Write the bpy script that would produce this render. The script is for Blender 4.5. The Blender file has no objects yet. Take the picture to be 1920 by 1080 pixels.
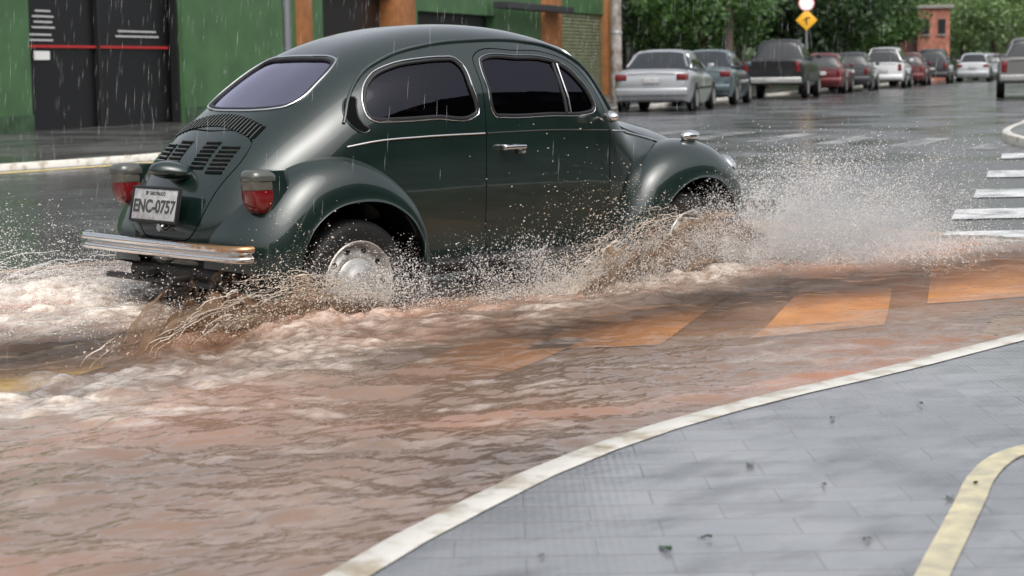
import bpy, bmesh, numpy as np, math, random
from mathutils import Vector, Matrix
from mathutils.bvhtree import BVHTree
random.seed(7); rng=np.random.default_rng(11)
sc=bpy.context.scene; COL=sc.collection
sc.view_settings.view_transform='Standard'; sc.view_settings.look='None'; sc.view_settings.exposure=0

# ---------------------------------------------------------------- materials
def mat(name,base=(.5,.5,.5),rough=.5,metal=0,coat=0,spec=.5,var=0,vscale=5,bump=0,bscale=50,rvar=0,col2=None,stretch=(1,1,1)):
    m=bpy.data.materials.new(name);m.use_nodes=True;nt=m.node_tree;b=nt.nodes["Principled BSDF"];L=nt.links
    b.inputs["Base Color"].default_value=(*base,1);b.inputs["Roughness"].default_value=rough
    b.inputs["Metallic"].default_value=metal;b.inputs["Coat Weight"].default_value=coat;b.inputs["Coat Roughness"].default_value=.02
    b.inputs["Specular IOR Level"].default_value=spec
    tc=nt.nodes.new("ShaderNodeTexCoord");mp=nt.nodes.new("ShaderNodeMapping");mp.inputs["Scale"].default_value=stretch
    L.new(tc.outputs["Object"],mp.inputs[0])
    if var or col2 or rvar:
        n=nt.nodes.new("ShaderNodeTexNoise");n.inputs["Scale"].default_value=vscale;n.inputs["Detail"].default_value=6;L.new(mp.outputs[0],n.inputs["Vector"])
        r=nt.nodes.new("ShaderNodeValToRGB");L.new(n.outputs["Fac"],r.inputs[0]);r.color_ramp.elements[0].position=.35;r.color_ramp.elements[1].position=.65
        c2=col2 if col2 else tuple(min(1,c*(1+var)) for c in base);c1=base if col2 else tuple(c*(1-var) for c in base)
        r.color_ramp.elements[0].color=(*c1,1);r.color_ramp.elements[1].color=(*c2,1);L.new(r.outputs[0],b.inputs["Base Color"])
        if rvar:
            mr=nt.nodes.new("ShaderNodeMapRange");L.new(n.outputs["Fac"],mr.inputs[0]);mr.inputs[1].default_value=.3;mr.inputs[2].default_value=.7
            mr.inputs[3].default_value=max(0,rough-rvar);mr.inputs[4].default_value=rough+rvar;L.new(mr.outputs[0],b.inputs["Roughness"])
    if bump:
        n=nt.nodes.new("ShaderNodeTexNoise");n.inputs["Scale"].default_value=bscale;n.inputs["Detail"].default_value=4;L.new(mp.outputs[0],n.inputs["Vector"])
        bp=nt.nodes.new("ShaderNodeBump");bp.inputs["Strength"].default_value=bump;bp.inputs["Distance"].default_value=.01;L.new(n.outputs["Fac"],bp.inputs["Height"]);L.new(bp.outputs[0],b.inputs["Normal"])
    return m
def glassmat(name,tint,refl=(.9,.9,1),base=.06):
    m=bpy.data.materials.new(name);m.use_nodes=True;nt=m.node_tree;nt.nodes.clear();L=nt.links
    o=nt.nodes.new("ShaderNodeOutputMaterial");t=nt.nodes.new("ShaderNodeBsdfTransparent");t.inputs[0].default_value=(*tint,1)
    g=nt.nodes.new("ShaderNodeBsdfGlossy");g.inputs["Color"].default_value=(*refl,1);g.inputs["Roughness"].default_value=.03
    f=nt.nodes.new("ShaderNodeFresnel");f.inputs[0].default_value=1.5;a=nt.nodes.new("ShaderNodeMath");a.inputs[1].default_value=base
    L.new(f.outputs[0],a.inputs[0]);x=nt.nodes.new("ShaderNodeMixShader");L.new(a.outputs[0],x.inputs[0]);L.new(t.outputs[0],x.inputs[1]);L.new(g.outputs[0],x.inputs[2]);L.new(x.outputs[0],o.inputs[0])
    return m

# ---------------------------------------------------------------- geometry helpers  (geom = (verts, faces))
def merge(gs):
    V=[];F=[]
    for v,f in gs:
        o=len(V);V+=[tuple(p) for p in v];F+=[tuple(i+o for i in q) for q in f]
    return V,F
def xf(g,M): return [tuple(M@Vector(p)) for p in g[0]],g[1]
def g_box(c,s,bev=0,seg=2):
    bm=bmesh.new();bmesh.ops.create_cube(bm,size=1)
    for v in bm.verts:v.co=Vector((v.co.x*s[0]+c[0],v.co.y*s[1]+c[1],v.co.z*s[2]+c[2]))
    if bev:bmesh.ops.bevel(bm,geom=list(bm.edges),offset=bev,segments=seg,profile=.5,affect='EDGES')
    bm.verts.index_update();g=([tuple(v.co) for v in bm.verts],[tuple(v.index for v in f.verts) for f in bm.faces]);bm.free();return g
def g_ball(fn,u=24,v_=14):
    bm=bmesh.new();bmesh.ops.create_uvsphere(bm,u_segments=u,v_segments=v_,radius=1)
    for v in bm.verts:v.co=Vector(fn(*v.co))
    bm.verts.index_update();g=([tuple(v.co) for v in bm.verts],[tuple(v.index for v in f.verts) for f in bm.faces]);bm.free();return g
def g_tube(pts,r,closed=False,n=8):
    P=[Vector(p) for p in pts];N=len(P);V=[];F=[];up=None
    for i,p in enumerate(P):
        a=P[(i-1)%N] if (closed or i>0) else P[i];b=P[(i+1)%N] if (closed or i<N-1) else P[i]
        t=(b-a).normalized() if (b-a).length>1e-9 else Vector((1,0,0))
        if up is None: up=t.orthogonal()
        up=(up-t*up.dot(t)); up=up.normalized() if up.length>1e-6 else t.orthogonal().normalized()
        w=t.cross(up);rr=r[i] if hasattr(r,'__len__') else r
        for k in range(n):
            q=2*math.pi*k/n;V.append(tuple(p+up*math.cos(q)*rr+w*math.sin(q)*rr))
    M=N if closed else N-1
    for i in range(M):
        for k in range(n):
            F.append((i*n+k,i*n+(k+1)%n,((i+1)%N)*n+(k+1)%n,((i+1)%N)*n+k))
    if not closed:F+= [tuple(range(n-1,-1,-1)),tuple((N-1)*n+k for k in range(n))]
    return V,F
def g_lathe(prof,n=48,axis='y',c=(0,0,0)):
    V=[];F=[];m=len(prof)
    for k in range(n):
        q=2*math.pi*k/n
        for r,h in prof:
            if axis=='y':V.append((c[0]+r*math.cos(q),c[1]+h,c[2]+r*math.sin(q)))
            elif axis=='z':V.append((c[0]+r*math.cos(q),c[1]+r*math.sin(q),c[2]+h))
            else:V.append((c[0]+h,c[1]+r*math.cos(q),c[2]+r*math.sin(q)))
    for k in range(n):
        for j in range(m-1):
            a=k*m+j;b=((k+1)%n)*m+j;F.append((a,b,b+1,a+1))
    return V,F
def g_grid(rows,closeu=False):
    V=[];F=[];m=len(rows[0])
    for r in rows:V+=[tuple(p) for p in r]
    for i in range(len(rows)-1):
        for j in range(m if closeu else m-1):
            a=i*m+j;b=i*m+(j+1)%m;F.append((a,b,b+m,a+m))
    return V,F
def cr(pts,n,closed=False):
    P=np.array(pts,float);N=len(P);out=[]
    segs=N if closed else N-1
    if closed: g=lambda i:P[i%N]
    else:
        def g(i):
            if i<0:return 2*P[0]-P[1]
            if i>=N:return 2*P[-1]-P[-2]
            return P[i]
    d=[max(np.linalg.norm(g(i+1)-g(i)),1e-9) for i in range(segs)];cum=np.concatenate([[0],np.cumsum(d)])
    ts=np.linspace(0,cum[-1],n,endpoint=not closed)
    for t in ts:
        i=min(int(np.searchsorted(cum,t,side='right')-1),segs-1);u=(t-cum[i])/d[i]
        a,b,c,e=g(i-1),g(i),g(i+1),g(i+2)
        l0=max(np.linalg.norm(b-a),1e-9);l1=max(np.linalg.norm(c-b),1e-9);l2=max(np.linalg.norm(e-c),1e-9)
        m1=((c-b)/l1*l0+(b-a)/l0*l1)/(l0+l1)*l1;m2=((e-c)/l2*l1+(c-b)/l1*l2)/(l1+l2)*l1
        out.append((2*u**3-3*u**2+1)*b+(u**3-2*u**2+u)*m1+(-2*u**3+3*u**2)*c+(u**3-u**2)*m2)
    return np.array(out)
def me_from(name,g):
    me=bpy.data.meshes.new(name);me.from_pydata([tuple(map(float,p)) for p in g[0]],[],[tuple(f) for f in g[1]]);me.update();return me
def add(name,g,m,parent=None,smooth=True,angle=40,label=None,recalc=True):
    me=g if isinstance(g,bpy.types.Mesh) else me_from(name,g)
    if recalc:
        bm=bmesh.new();bm.from_mesh(me);bmesh.ops.recalc_face_normals(bm,faces=bm.faces);bm.to_mesh(me);bm.free()
    if m is not None: me.materials.clear();me.materials.append(m)
    if smooth:
        me.polygons.foreach_set("use_smooth",[True]*len(me.polygons));me.set_sharp_from_angle(angle=math.radians(angle))
    o=bpy.data.objects.new(name,me);COL.objects.link(o)
    if parent:o.parent=parent
    if label:o["label"]=label
    return o
def thing(name,label,cat,loc=(0,0,0),rot=0,group=None):
    e=bpy.data.objects.new(name,None);e.empty_display_size=.3;COL.objects.link(e);e.location=loc;e.rotation_euler=(0,0,rot)
    e["label"]=label;e["category"]=cat
    if group:e["group"]=group
    return e
def npmesh(name,V,F,k,m,attr=None):
    me=bpy.data.meshes.new(name);me.vertices.add(len(V));me.vertices.foreach_set("co",V.astype(np.float32).ravel())
    nf=len(F);me.loops.add(nf*k);me.loops.foreach_set("vertex_index",F.astype(np.int32).ravel());me.polygons.add(nf)
    me.polygons.foreach_set("loop_start",(np.arange(nf)*k).astype(np.int32));me.polygons.foreach_set("loop_total",np.full(nf,k,np.int32))
    me.polygons.foreach_set("use_smooth",np.ones(nf,bool))
    if attr:
        for an,av in attr.items():
            a=me.attributes.new(an,'FLOAT','POINT');a.data.foreach_set("value",av.astype(np.float32).ravel())
    me.update(calc_edges=True);me.validate()
    me.materials.append(m);o=bpy.data.objects.new(name,me);COL.objects.link(o);return o
def h2(ix,iy,s):
    n=(ix*374761393+iy*668265263+s*1442695041)&0x7fffffff;n=((n^(n>>13))*1274126177)&0x7fffffff;return ((n^(n>>16))&0xffff)/65535.
def vn(x,y,s=0):
    x=np.asarray(x,float);y=np.asarray(y,float);ix=np.floor(x).astype(np.int64);iy=np.floor(y).astype(np.int64);fx=x-ix;fy=y-iy
    fx=fx*fx*fx*(fx*(fx*6-15)+10);fy=fy*fy*fy*(fy*(fy*6-15)+10)
    a=h2(ix,iy,s);b=h2(ix+1,iy,s);c=h2(ix,iy+1,s);d=h2(ix+1,iy+1,s)
    return (a*(1-fx)+b*fx)*(1-fy)+(c*(1-fx)+d*fx)*fy
def fbm(x,y,s=0,o=4):
    r=0;a=.5;t=0
    for i in range(o):
        r=r+a*vn(x,y,s+i*17);t+=a;a*=.5;x,y=x*1.62+y*1.2+3.1,y*1.62-x*1.2+1.7
    return r/t
def afbm(x,y,s=0,o=4):
    r=0;a=.5;t=0
    for i in range(o):
        r=r+a*vn(x,y,s+i*17);t+=a;a*=.55;x,y=x*1.9+.25*y+3.1,y*1.9-.25*x+1.7
    return r/t
def sstep(a,b,x): t=np.clip((x-a)/(b-a),0,1);return t*t*(3-2*t)

# ---------------------------------------------------------------- camera
cx,cy,cz,yaw,pit,rol,fpx=-5.8346,-8.1962,1.2553,.8333,.1142,-.0162,3577.9
Vd=Vector((math.cos(yaw)*math.cos(pit),math.sin(yaw)*math.cos(pit),-math.sin(pit)));R0=Vector((math.sin(yaw),-math.cos(yaw),0));U0=R0.cross(Vd)
Rr=R0*math.cos(rol)+U0*math.sin(rol);Uu=U0*math.cos(rol)-R0*math.sin(rol)
cd=bpy.data.cameras.new("camera");cam=bpy.data.objects.new("camera",cd);COL.objects.link(cam);sc.camera=cam
cam.matrix_world=Matrix(((Rr.x,Uu.x,-Vd.x,cx),(Rr.y,Uu.y,-Vd.y,cy),(Rr.z,Uu.z,-Vd.z,cz),(0,0,0,1)))
cd.sensor_width=36;cd.lens=fpx/1920*36;cd.clip_end=2000;cd.clip_start=.1
cd.dof.use_dof=True;cd.dof.focus_distance=9.2;cd.dof.aperture_fstop=4.5
def H(x,y):
    s=(x-cx)*.6724+(y-cy)*.7402;t=np.clip((s-14)/20,0,1);return .2*t*t*(3-2*t)
DIP=.12
def HR(x,y):  # road with the flooded dip the car is driving through
    return H(x,y)-DIP*sstep(5.2,3.4,np.abs(x-.8))*sstep(3.0,1.5,np.abs(y+.1))

# ---------------------------------------------------------------- light
w=bpy.data.worlds.new("World");sc.world=w;w.use_nodes=True;nt=w.node_tree;bg=nt.nodes["Background"]
sky=nt.nodes.new("ShaderNodeTexSky");sky.sky_type='NISHITA';sky.sun_disc=False;sky.sun_elevation=math.radians(55);sky.sun_rotation=math.radians(200);sky.air_density=1.0;sky.dust_density=6;sky.ozone_density=1
hs=nt.nodes.new("ShaderNodeHueSaturation");hs.inputs["Saturation"].default_value=.28;hs.inputs["Value"].default_value=1.55;nt.links.new(sky.outputs[0],hs.inputs["Color"]);nt.links.new(hs.outputs[0],bg.inputs[0]);bg.inputs[1].default_value=.145
sl=bpy.data.lights.new("sun","SUN");sl.energy=.6;sl.angle=math.radians(50);sl.color=(1,.97,.92);so=bpy.data.objects.new("sun",sl);COL.objects.link(so)
az=math.radians(200);el=math.radians(55)
sd=Vector((math.sin(az)*math.cos(el),math.cos(az)*math.cos(el),math.sin(el)));so.rotation_euler=sd.to_track_quat('Z','Y').to_euler()

# ---------------------------------------------------------------- common materials
M_green=mat("dark_green_paint",(.0045,.015,.012),.32,metal=.12,coat=1,spec=.4,bump=.03,bscale=110,var=.15,vscale=3)
M_gmat=mat("matte_green_paint",(.006,.016,.013),.5)  # matte dark green without clear coat, for the intake ribs
M_chrome=mat("chrome",(.72,.72,.73),.12,metal=1,bump=.03,bscale=40)
M_black=mat("black_trim",(.010,.010,.011),.5)
M_vent=mat("vent_black",(.003,.003,.003),.9,spec=.1)
M_well=mat("wheel_well_dark",(.004,.004,.004),1,spec=.03)  # near-black colour keeps the arch cavity dark
M_rubber=mat("tyre_rubber",(.009,.009,.009),.6,bump=.06,spec=.3)
M_dark=mat("dark_interior",(.02,.019,.022),.8)
M_glass=glassmat("tinted_glass",(.15,.14,.18),(.75,.75,.9),.0)
M_rglass=glassmat("rear_glass",(.25,.23,.30),(.76,.73,.92),.38)
M_red=mat("red_lens",(.13,.005,.006),.18,coat=.6)
M_amber=mat("grey_lens",(.085,.082,.066),.2,coat=.6)
M_hood=mat("lamp_hood_grey",(.09,.095,.085),.22,metal=.3,coat=.5)
M_steel=mat("painted_steel",(.38,.38,.37),.35,metal=.5,var=.2,vscale=20)
M_rim=mat("dull_wheel_steel",(.36,.35,.33),.4,metal=.4,var=.25,vscale=14)
M_plate=mat("plate_grey",(.42,.42,.42),.45,var=.2,vscale=30)
M_ink=mat("plate_ink",(.05,.05,.05),.5)
M_white=mat("white_plastic",(.75,.75,.73),.4)

# ================================================================ BEETLE
car=thing("car","glossy dark green rounded vintage car driving through muddy flood water","car")
ST=np.array([ # x ztop w zbot a b zbfrac
(-.715,.46,.12,.42,2.2,2.2,.5),(-.712,.53,.24,.39,2.2,2.2,.5),(-.695,.62,.34,.35,2.2,2.2,.5),(-.65,.725,.43,.32,2.2,2.2,.5),(-.58,.83,.50,.30,2.3,2.2,.5),
(-.48,.93,.55,.28,2.4,2.3,.5),(-.36,1.025,.59,.27,2.5,2.4,.5),(-.22,1.12,.622,.27,2.6,2.5,.5),(-.08,1.215,.645,.27,2.7,2.6,.5),(.08,1.31,.662,.27,2.8,2.7,.5),
(.28,1.40,.672,.26,2.9,2.8,.48),(.55,1.47,.68,.26,3,2.9,.46),(.85,1.505,.682,.26,3.1,2.9,.46),(1.15,1.50,.682,.26,3.2,3,.46),(1.38,1.47,.68,.26,3.3,3.2,.46),
(1.54,1.425,.677,.26,3.6,3.6,.47),(1.63,1.375,.673,.26,3.9,3.9,.48),(1.76,1.23,.665,.26,4,4,.5),(1.88,1.09,.652,.26,3.6,3.6,.52),(1.96,1.02,.64,.26,3,3,.54),
(2.08,.99,.615,.26,2.5,2.5,.55),(2.3,.955,.57,.27,2.4,2.4,.55),(2.6,.885,.49,.28,2.3,2.3,.55),(2.84,.775,.41,.30,2.2,2.2,.55),(2.98,.62,.31,.33,2.2,2.2,.5),(3.03,.47,.18,.36,2.2,2.2,.5)])
def section(s,nl=7,nu=26):
    x,zt,wd,zb0,a,b,fr=s;zb=zb0+(zt-zb0)*fr;half=[]
    for k in range(nl):
        t=k/nl;z=zb0+(zb-zb0)*t;half.append((wd*(1-.07*(1-t)**2),z))
    for k in range(nu+1):
        q=math.pi/2*k/nu;half.append((wd*max(math.cos(q),0)**(2/a),zb+(zt-zb)*max(math.sin(q),0)**(2/b)))
    r=[(x,-y,z) for y,z in half];l=[(x,y,z) for y,z in reversed(half[:-1])]
    bot=[(x,half[0][0]*u,zb0) for u in (.5,0,-.5)]
    return r+l+bot
def loft(S,nl=7,nu=26):
    rows=[section(s,nl,nu) for s in S];V,F=g_grid(rows,True);m=len(rows[0])
    F.append(tuple(range(m)));F.append(tuple(reversed(range(len(V)-m,len(V)))));return V,F
def interpST(ST,n):
    key=np.column_stack([ST[:,0],ST[:,1]]);d=np.concatenate([[0],np.cumsum(np.linalg.norm(np.diff(key,axis=0),axis=1))])
    ts=np.linspace(0,d[-1],n);out=np.zeros((n,ST.shape[1]))
    for c in range(ST.shape[1]):
        y=ST[:,c];mks=np.zeros(len(y));sl_=np.diff(y)/np.diff(d)
        mks[1:-1]=np.where(sl_[:-1]*sl_[1:]>0,2*sl_[:-1]*sl_[1:]/(sl_[:-1]+sl_[1:]+1e-12*np.sign(sl_[:-1]+sl_[1:]+1e-30)),0);mks[0]=sl_[0];mks[-1]=sl_[-1]
        if c==1: mks[1:-1]=(sl_[:-1]+sl_[1:])/2
        i=np.clip(np.searchsorted(d,ts,side='right')-1,0,len(y)-2);hh=d[i+1]-d[i];u=(ts-d[i])/hh
        out[:,c]=(2*u**3-3*u**2+1)*y[i]+(u**3-2*u**2+u)*hh*mks[i]+(-2*u**3+3*u**2)*y[i+1]+(u**3-u**2)*hh*mks[i+1]
    return out
SI=interpST(ST,120);outer=loft(SI)
bvh=BVHTree.FromPolygons([Vector(p) for p in outer[0]],outer[1])
def pj(o,d):
    o=Vector(o);d=Vector(d);l,n,_,_=bvh.ray_cast(o,d)
    if l is None:
        l,n,_,_=bvh.find_nearest(o+d*2.3)
    if n.dot(d)>0:n=-n
    return l,n
def ps(side): return lambda a,b:pj((a,side*3,b),(0,-side,0))
def pr(a,b): return pj((-4,a,b),(1,0,0))
def pf(a,b): return pj((6,a,b),(-1,0,0))
def orient(V,F,nn):
    a,b,c=[Vector(V[i]) for i in F[0][:3]]
    return F if (b-a).cross(c-a).dot(nn)>0 else [tuple(reversed(f)) for f in F]
def g_patch(ol,P,off,rings=7):
    ol=np.array(ol);c=ol.mean(0);V=[];F=[];n=len(ol)
    l,n0=P(*c);V.append(tuple(l+n0*off))
    for r in range(1,rings+1):
        for p in ol:
            q=c+(p-c)*r/rings;l,nn=P(*q);V.append(tuple(l+nn*off))
    for k in range(n):F.append((0,1+k,1+(k+1)%n))
    for r in range(rings-1):
        for k in range(n):
            a=1+r*n+k;b=1+r*n+(k+1)%n;F.append((a,a+n,b+n,b))
    return V,orient(V,F,n0)
def g_line(pts,P,r,off=0,closed=False,n=8): return g_tube([ (lambda ln:ln[0]+ln[1]*off)(P(*p)) for p in pts],r,closed,n)
def prism(ol,ax,lo,hi):
    n=len(ol);V=[]
    for v in (lo,hi):
        for p in ol:V.append((p[0],v,p[1]) if ax=='y' else (v,p[0],p[1]))
    return V,[tuple(range(n)),tuple(range(2*n-1,n-1,-1))]+[(k,(k+1)%n+0,n+(k+1)%n,n+k) for k in range(n)]
def shrink(ol,d):
    ol=np.array(ol);t=np.roll(ol,-1,0)-np.roll(ol,1,0);t/=np.linalg.norm(t,axis=1)[:,None]+1e-9;nrm=np.column_stack([-t[:,1],t[:,0]])
    A=.5*np.sum(ol[:,0]*np.roll(ol[:,1],-1)-np.roll(ol[:,0],-1)*ol[:,1])
    return ol+nrm*d*(1 if A>0 else -1)
def boolean(me,cut,op):
    def clean(g):
        if isinstance(g,bpy.types.Mesh):return g
        m_=me_from("t",g);bm=bmesh.new();bm.from_mesh(m_);bmesh.ops.recalc_face_normals(bm,faces=bm.faces);bm.to_mesh(m_);bm.free();return m_
    a=bpy.data.objects.new("ta",clean(me));b=bpy.data.objects.new("tb",clean(cut));COL.objects.link(a);COL.objects.link(b)
    md=a.modifiers.new("b","BOOLEAN");md.object=b;md.operation=op;md.solver='EXACT'
    bpy.context.view_layer.update();dg=bpy.context.evaluated_depsgraph_get();r=bpy.data.meshes.new_from_object(a.evaluated_get(dg))
    bpy.data.objects.remove(a);bpy.data.objects.remove(b);return r
qw=cr([(.085,1.08),(.115,1.155),(.185,1.222),(.33,1.280),(.50,1.305),(.64,1.312),(.70,1.308),(.722,1.288),(.752,1.16),(.775,1.055),(.775,1.035),(.76,1.026),(.5,1.02),(.2,1.015),(.125,1.018),(.09,1.035)],90,True)
dw=cr([(.868,1.28),(.876,1.303),(.90,1.312),(1.15,1.316),(1.33,1.308),(1.45,1.275),(1.55,1.185),(1.625,1.08),(1.64,1.04),(1.63,1.022),(1.60,1.016),(1.3,1.012),(.95,1.014),(.905,1.018),(.892,1.035),(.878,1.15)],96,True)
rwr=[(.0,1.078),(.18,1.080),(.29,1.088),(.345,1.10),(.372,1.13),(.366,1.19),(.335,1.275),(.305,1.305),(.26,1.318),(.13,1.326)]
rw=cr([(-a,b) for a,b in reversed(rwr[1:])][::1]+[rwr[0]]+rwr[1:]+[(0,1.328)],90,True)
fw=cr([(-.50,1.09),(-.51,1.2),(-.47,1.34),(-.4,1.365),(0,1.375),(.4,1.365),(.47,1.34),(.51,1.2),(.50,1.09),(.44,1.065),(0,1.05),(-.44,1.065)],60,True)
door=cr([(.825,.62),(.825,.9),(.828,1.15),(.836,1.33),(.88,1.352),(1.15,1.358),(1.38,1.345),(1.52,1.295),(1.64,1.17),(1.72,1.04),(1.76,.93),(1.765,.75),(1.755,.5),(1.73,.34),(1.68,.305),(1.3,.30),(.88,.30),(.84,.33),(.828,.45)],84,True)
lid=cr([(-.30,.952),(-.36,.92),(-.385,.85),(-.34,.68),(-.28,.53),(-.22,.46),(0,.435),(.22,.46),(.28,.53),(.34,.68),(.385,.85),(.36,.92),(.30,.952),(0,.972)],64,True)
inS=SI[(SI[:,0]>-.40)&(SI[:,0]<1.93)].copy();inS[:,1]-=.06;inS[:,2]-=.05;inS[:,3]+=.10;inS=inS[::2]
inner=loft(inS,5,16)
cuts=[]
WX=(-.06,2.38)
for s in(-1,1):
    lo,hi=(-1,-.44) if s<0 else (.44,1)
    cuts+=[prism(qw,'y',lo,hi),prism(dw,'y',lo,hi)]
    for xc,R_,yi in((-.05,.375,.40),(2.40,.375,.36)):
        circ=[(xc+R_*math.cos(t),.27+R_*math.sin(t)) for t in np.linspace(0,2*math.pi,40,endpoint=False)]
        cuts.append(prism(circ,'y',*((-1,-yi) if s<0 else (yi,1))))
cuts+=[prism(rw,'x',-1,.42),prism(fw,'x',1.45,2.4)]
shell=boolean(outer,inner,'DIFFERENCE');shell=boolean(shell,merge(cuts),'DIFFERENCE')
doorm=boolean(shell.copy(),prism(shrink(door,.005),'y',-1,-.46),'INTERSECT')
lidm=boolean(shell.copy(),prism(shrink(lid,.007),'x',-1,-.37),'INTERSECT')
shell=boolean(shell,merge([prism(door,'y',-1,-.45),prism(lid,'x',-1,-.365)]),'DIFFERENCE')
body=add("body",shell,M_green,car,angle=28)
bdoor=add("door",doorm,M_green,car,angle=28);blid=add("engine_lid",lidm,M_green,car,angle=28)
def window(name,ol,P,par,mt,chrome=True,cr_=.0042):
    o=add(name,g_patch(ol,P,-.010),mt,par,recalc=False)
    add("window_seal",g_line(ol,P,.0095,-.004,True),M_black,o)
    if chrome:add("chrome_frame",g_line(shrink(ol,-.012),P,cr_,.003,True),M_chrome,o)
for s in(-1,1):
    window("quarter_window",qw,ps(s),car,M_glass);window("door_window",dw,ps(s),bdoor if s<0 else car,M_glass,cr_=.0024)
window("rear_window",rw,pr,car,M_rglass,cr_=.006);window("windshield",fw,pf,car,M_glass)
add("window_divider",g_line([(1.425,1.015),(1.415,1.1),(1.395,1.285)],ps(-1),.010,-.002),M_black,bdoor)
add("window_divider",g_line([(1.45,1.015),(1.44,1.1),(1.42,1.28)],ps(-1),.006,.002),M_chrome,bdoor)
dr=cr([(-.05,1.0),(.02,1.12),(.14,1.235),(.33,1.325),(.6,1.385),(.9,1.408),(1.25,1.402),(1.48,1.36),(1.62,1.27),(1.74,1.12),(1.80,1.02)],60)
for s in(-1,1):
    add("drip_rail",g_line(dr,ps(s),.0095,.004),M_green,car)
    add("belt_trim",g_line(cr([(-.06,.885),(.08,.905),(.4,.920),(.815,.924)],30),ps(s),.0048,.004),M_chrome,car)
    add("belt_trim",g_line(cr([(1.78,.908),(2.0,.885),(2.2,.85),(2.36,.81)],20),ps(s),.0048,.004),M_chrome,car)
    cre=cr([(.05,1.125),(.018,1.12),(-.02,1.075),(-.028,1.02),(.005,.972),(.055,.955),(.075,.966),(.045,.990),(.030,1.03),(.036,1.08)],36,True)
    add("air_vent",g_patch(cre,ps(s),.004,3),M_vent,car,recalc=False)
    add("vent_rim",g_line(shrink(cre,-.004),ps(s),.005,.002,True),M_green,car)
add("belt_crease",g_line(cr([(.835,.924),(1.3,.925),(1.755,.910)],20),ps(-1),.004,.001),M_green,bdoor)
for s in(-1,1):
    add("hood_seam",g_line(cr([(1.98,.93),(2.2,.86),(2.5,.76),(2.75,.62),(2.9,.48)],24),ps(s),.004,0),M_black,car)
l1,_=ps(-1)(.93,.835);hy=l1.y
hd=merge([g_box((.995,hy-.045,.845),(.155,.018,.024),.008,3),g_box((.935,hy-.02,.845),(.035,.05,.034),.01,3),g_lathe([(0,-.028),(.016,-.026),(.019,-.01),(.019,.0)],20,'y',(1.055,hy-.018,.825)),g_box((1.055,hy-.02,.845),(.028,.05,.026),.008,3)])
add("door_handle",hd,M_chrome,bdoor)
l,_=ps(-1)(1.66,.98)
add("side_mirror",merge([g_ball(lambda x,y,z:(x*.035+1.665,y*.055+l.y-.10,z*.032+.985)),g_tube([l,Vector((1.67,l.y-.05,.965)),Vector((1.67,l.y-.09,.975))],.008)]),M_chrome,car)
def slots(lst,P,off):
    G=[]
    for (x0,x1,z0,z1) in lst:
        rows=[]
        for i in range(4):
            rows.append([ (lambda ln:tuple(ln[0]+ln[1]*off))(P(x0+(x1-x0)*j/3,z0+(z1-z0)*i/3)) for j in range(4)])
        V,F=g_grid(rows);G.append((V,orient(V,F,P((x0+x1)/2,(z0+z1)/2)[1])))
    return merge(G)
sl_=[];rb=[]
NS=24
for i in range(NS):
    y=-.345+.69*i/(NS-1);zc=1.020-.085*(y/.42)**2
    sl_.append((y-.0105,y+.0105,zc-.029,zc+.029))
    rb.append(g_line([(y+.015,zc-.029),(y+.015,zc),(y+.015,zc+.029)],pr,.0035,.0025,n=6))
add("air_intake",slots(sl_,pr,.0035),M_vent,car,recalc=False);add("intake_rib",merge(rb),M_gmat,car)
def ridge(y0,y1,z): return g_line([(y0,z),(y0*.5+y1*.5,z),(y1,z)],pr,.0052,.003,n=6)
for yc in(-.265,-.12,.12,.265):
    L=[];RG=[]
    for k in range(7):
        z=.785+.0195*k-.02*(abs(yc)>.2);L.append((yc-.055,yc+.055,z,z+.0105));RG.append(ridge(yc-.057,yc+.057,z+.0140))
    lo_=add("lid_louvre",slots(L,pr,.0035),M_vent,blid,recalc=False);add("louvre_ridge",merge(RG),M_green,lo_)
def fender(out,lip,yb,yl,name,s):
    n=44;O=cr(out,n);Lp=cr(lip,n);t=np.linspace(0,1,n);YB=np.interp(t,np.linspace(0,1,len(yb)),yb);YL=np.interp(t,np.linspace(0,1,len(yl)),yl);rows=[]
    for i in range(n):
        r=[]
        for k in range(17):
            q=math.pi/2*k/16;c=math.cos(q)**.86;d=math.sin(q)**.86
            p=Lp[i]+(O[i]-Lp[i])*c;y=YB[i]+(YL[i]-YB[i])*d;r.append((p[0],y,p[1]))
        dv=(O[i]-Lp[i]);dv=dv/np.linalg.norm(dv)
        p=Lp[i]-dv*.006;r.append((p[0],YL[i]-.004,p[1]));p=Lp[i]-dv*.012;r.append((p[0],YL[i]+.008,p[1]));p=Lp[i]-dv*.004;r.append((p[0],YL[i]+.03,p[1]))
        p=Lp[i]+dv*.01;r.append((p[0],YB[i]*.5+YL[i]*.5,p[1]))
        rows.append([(a,(b if s<0 else -b),c_) for a,b,c_ in r])
    return add(name,g_grid(rows),M_green,car,angle=60)
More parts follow.
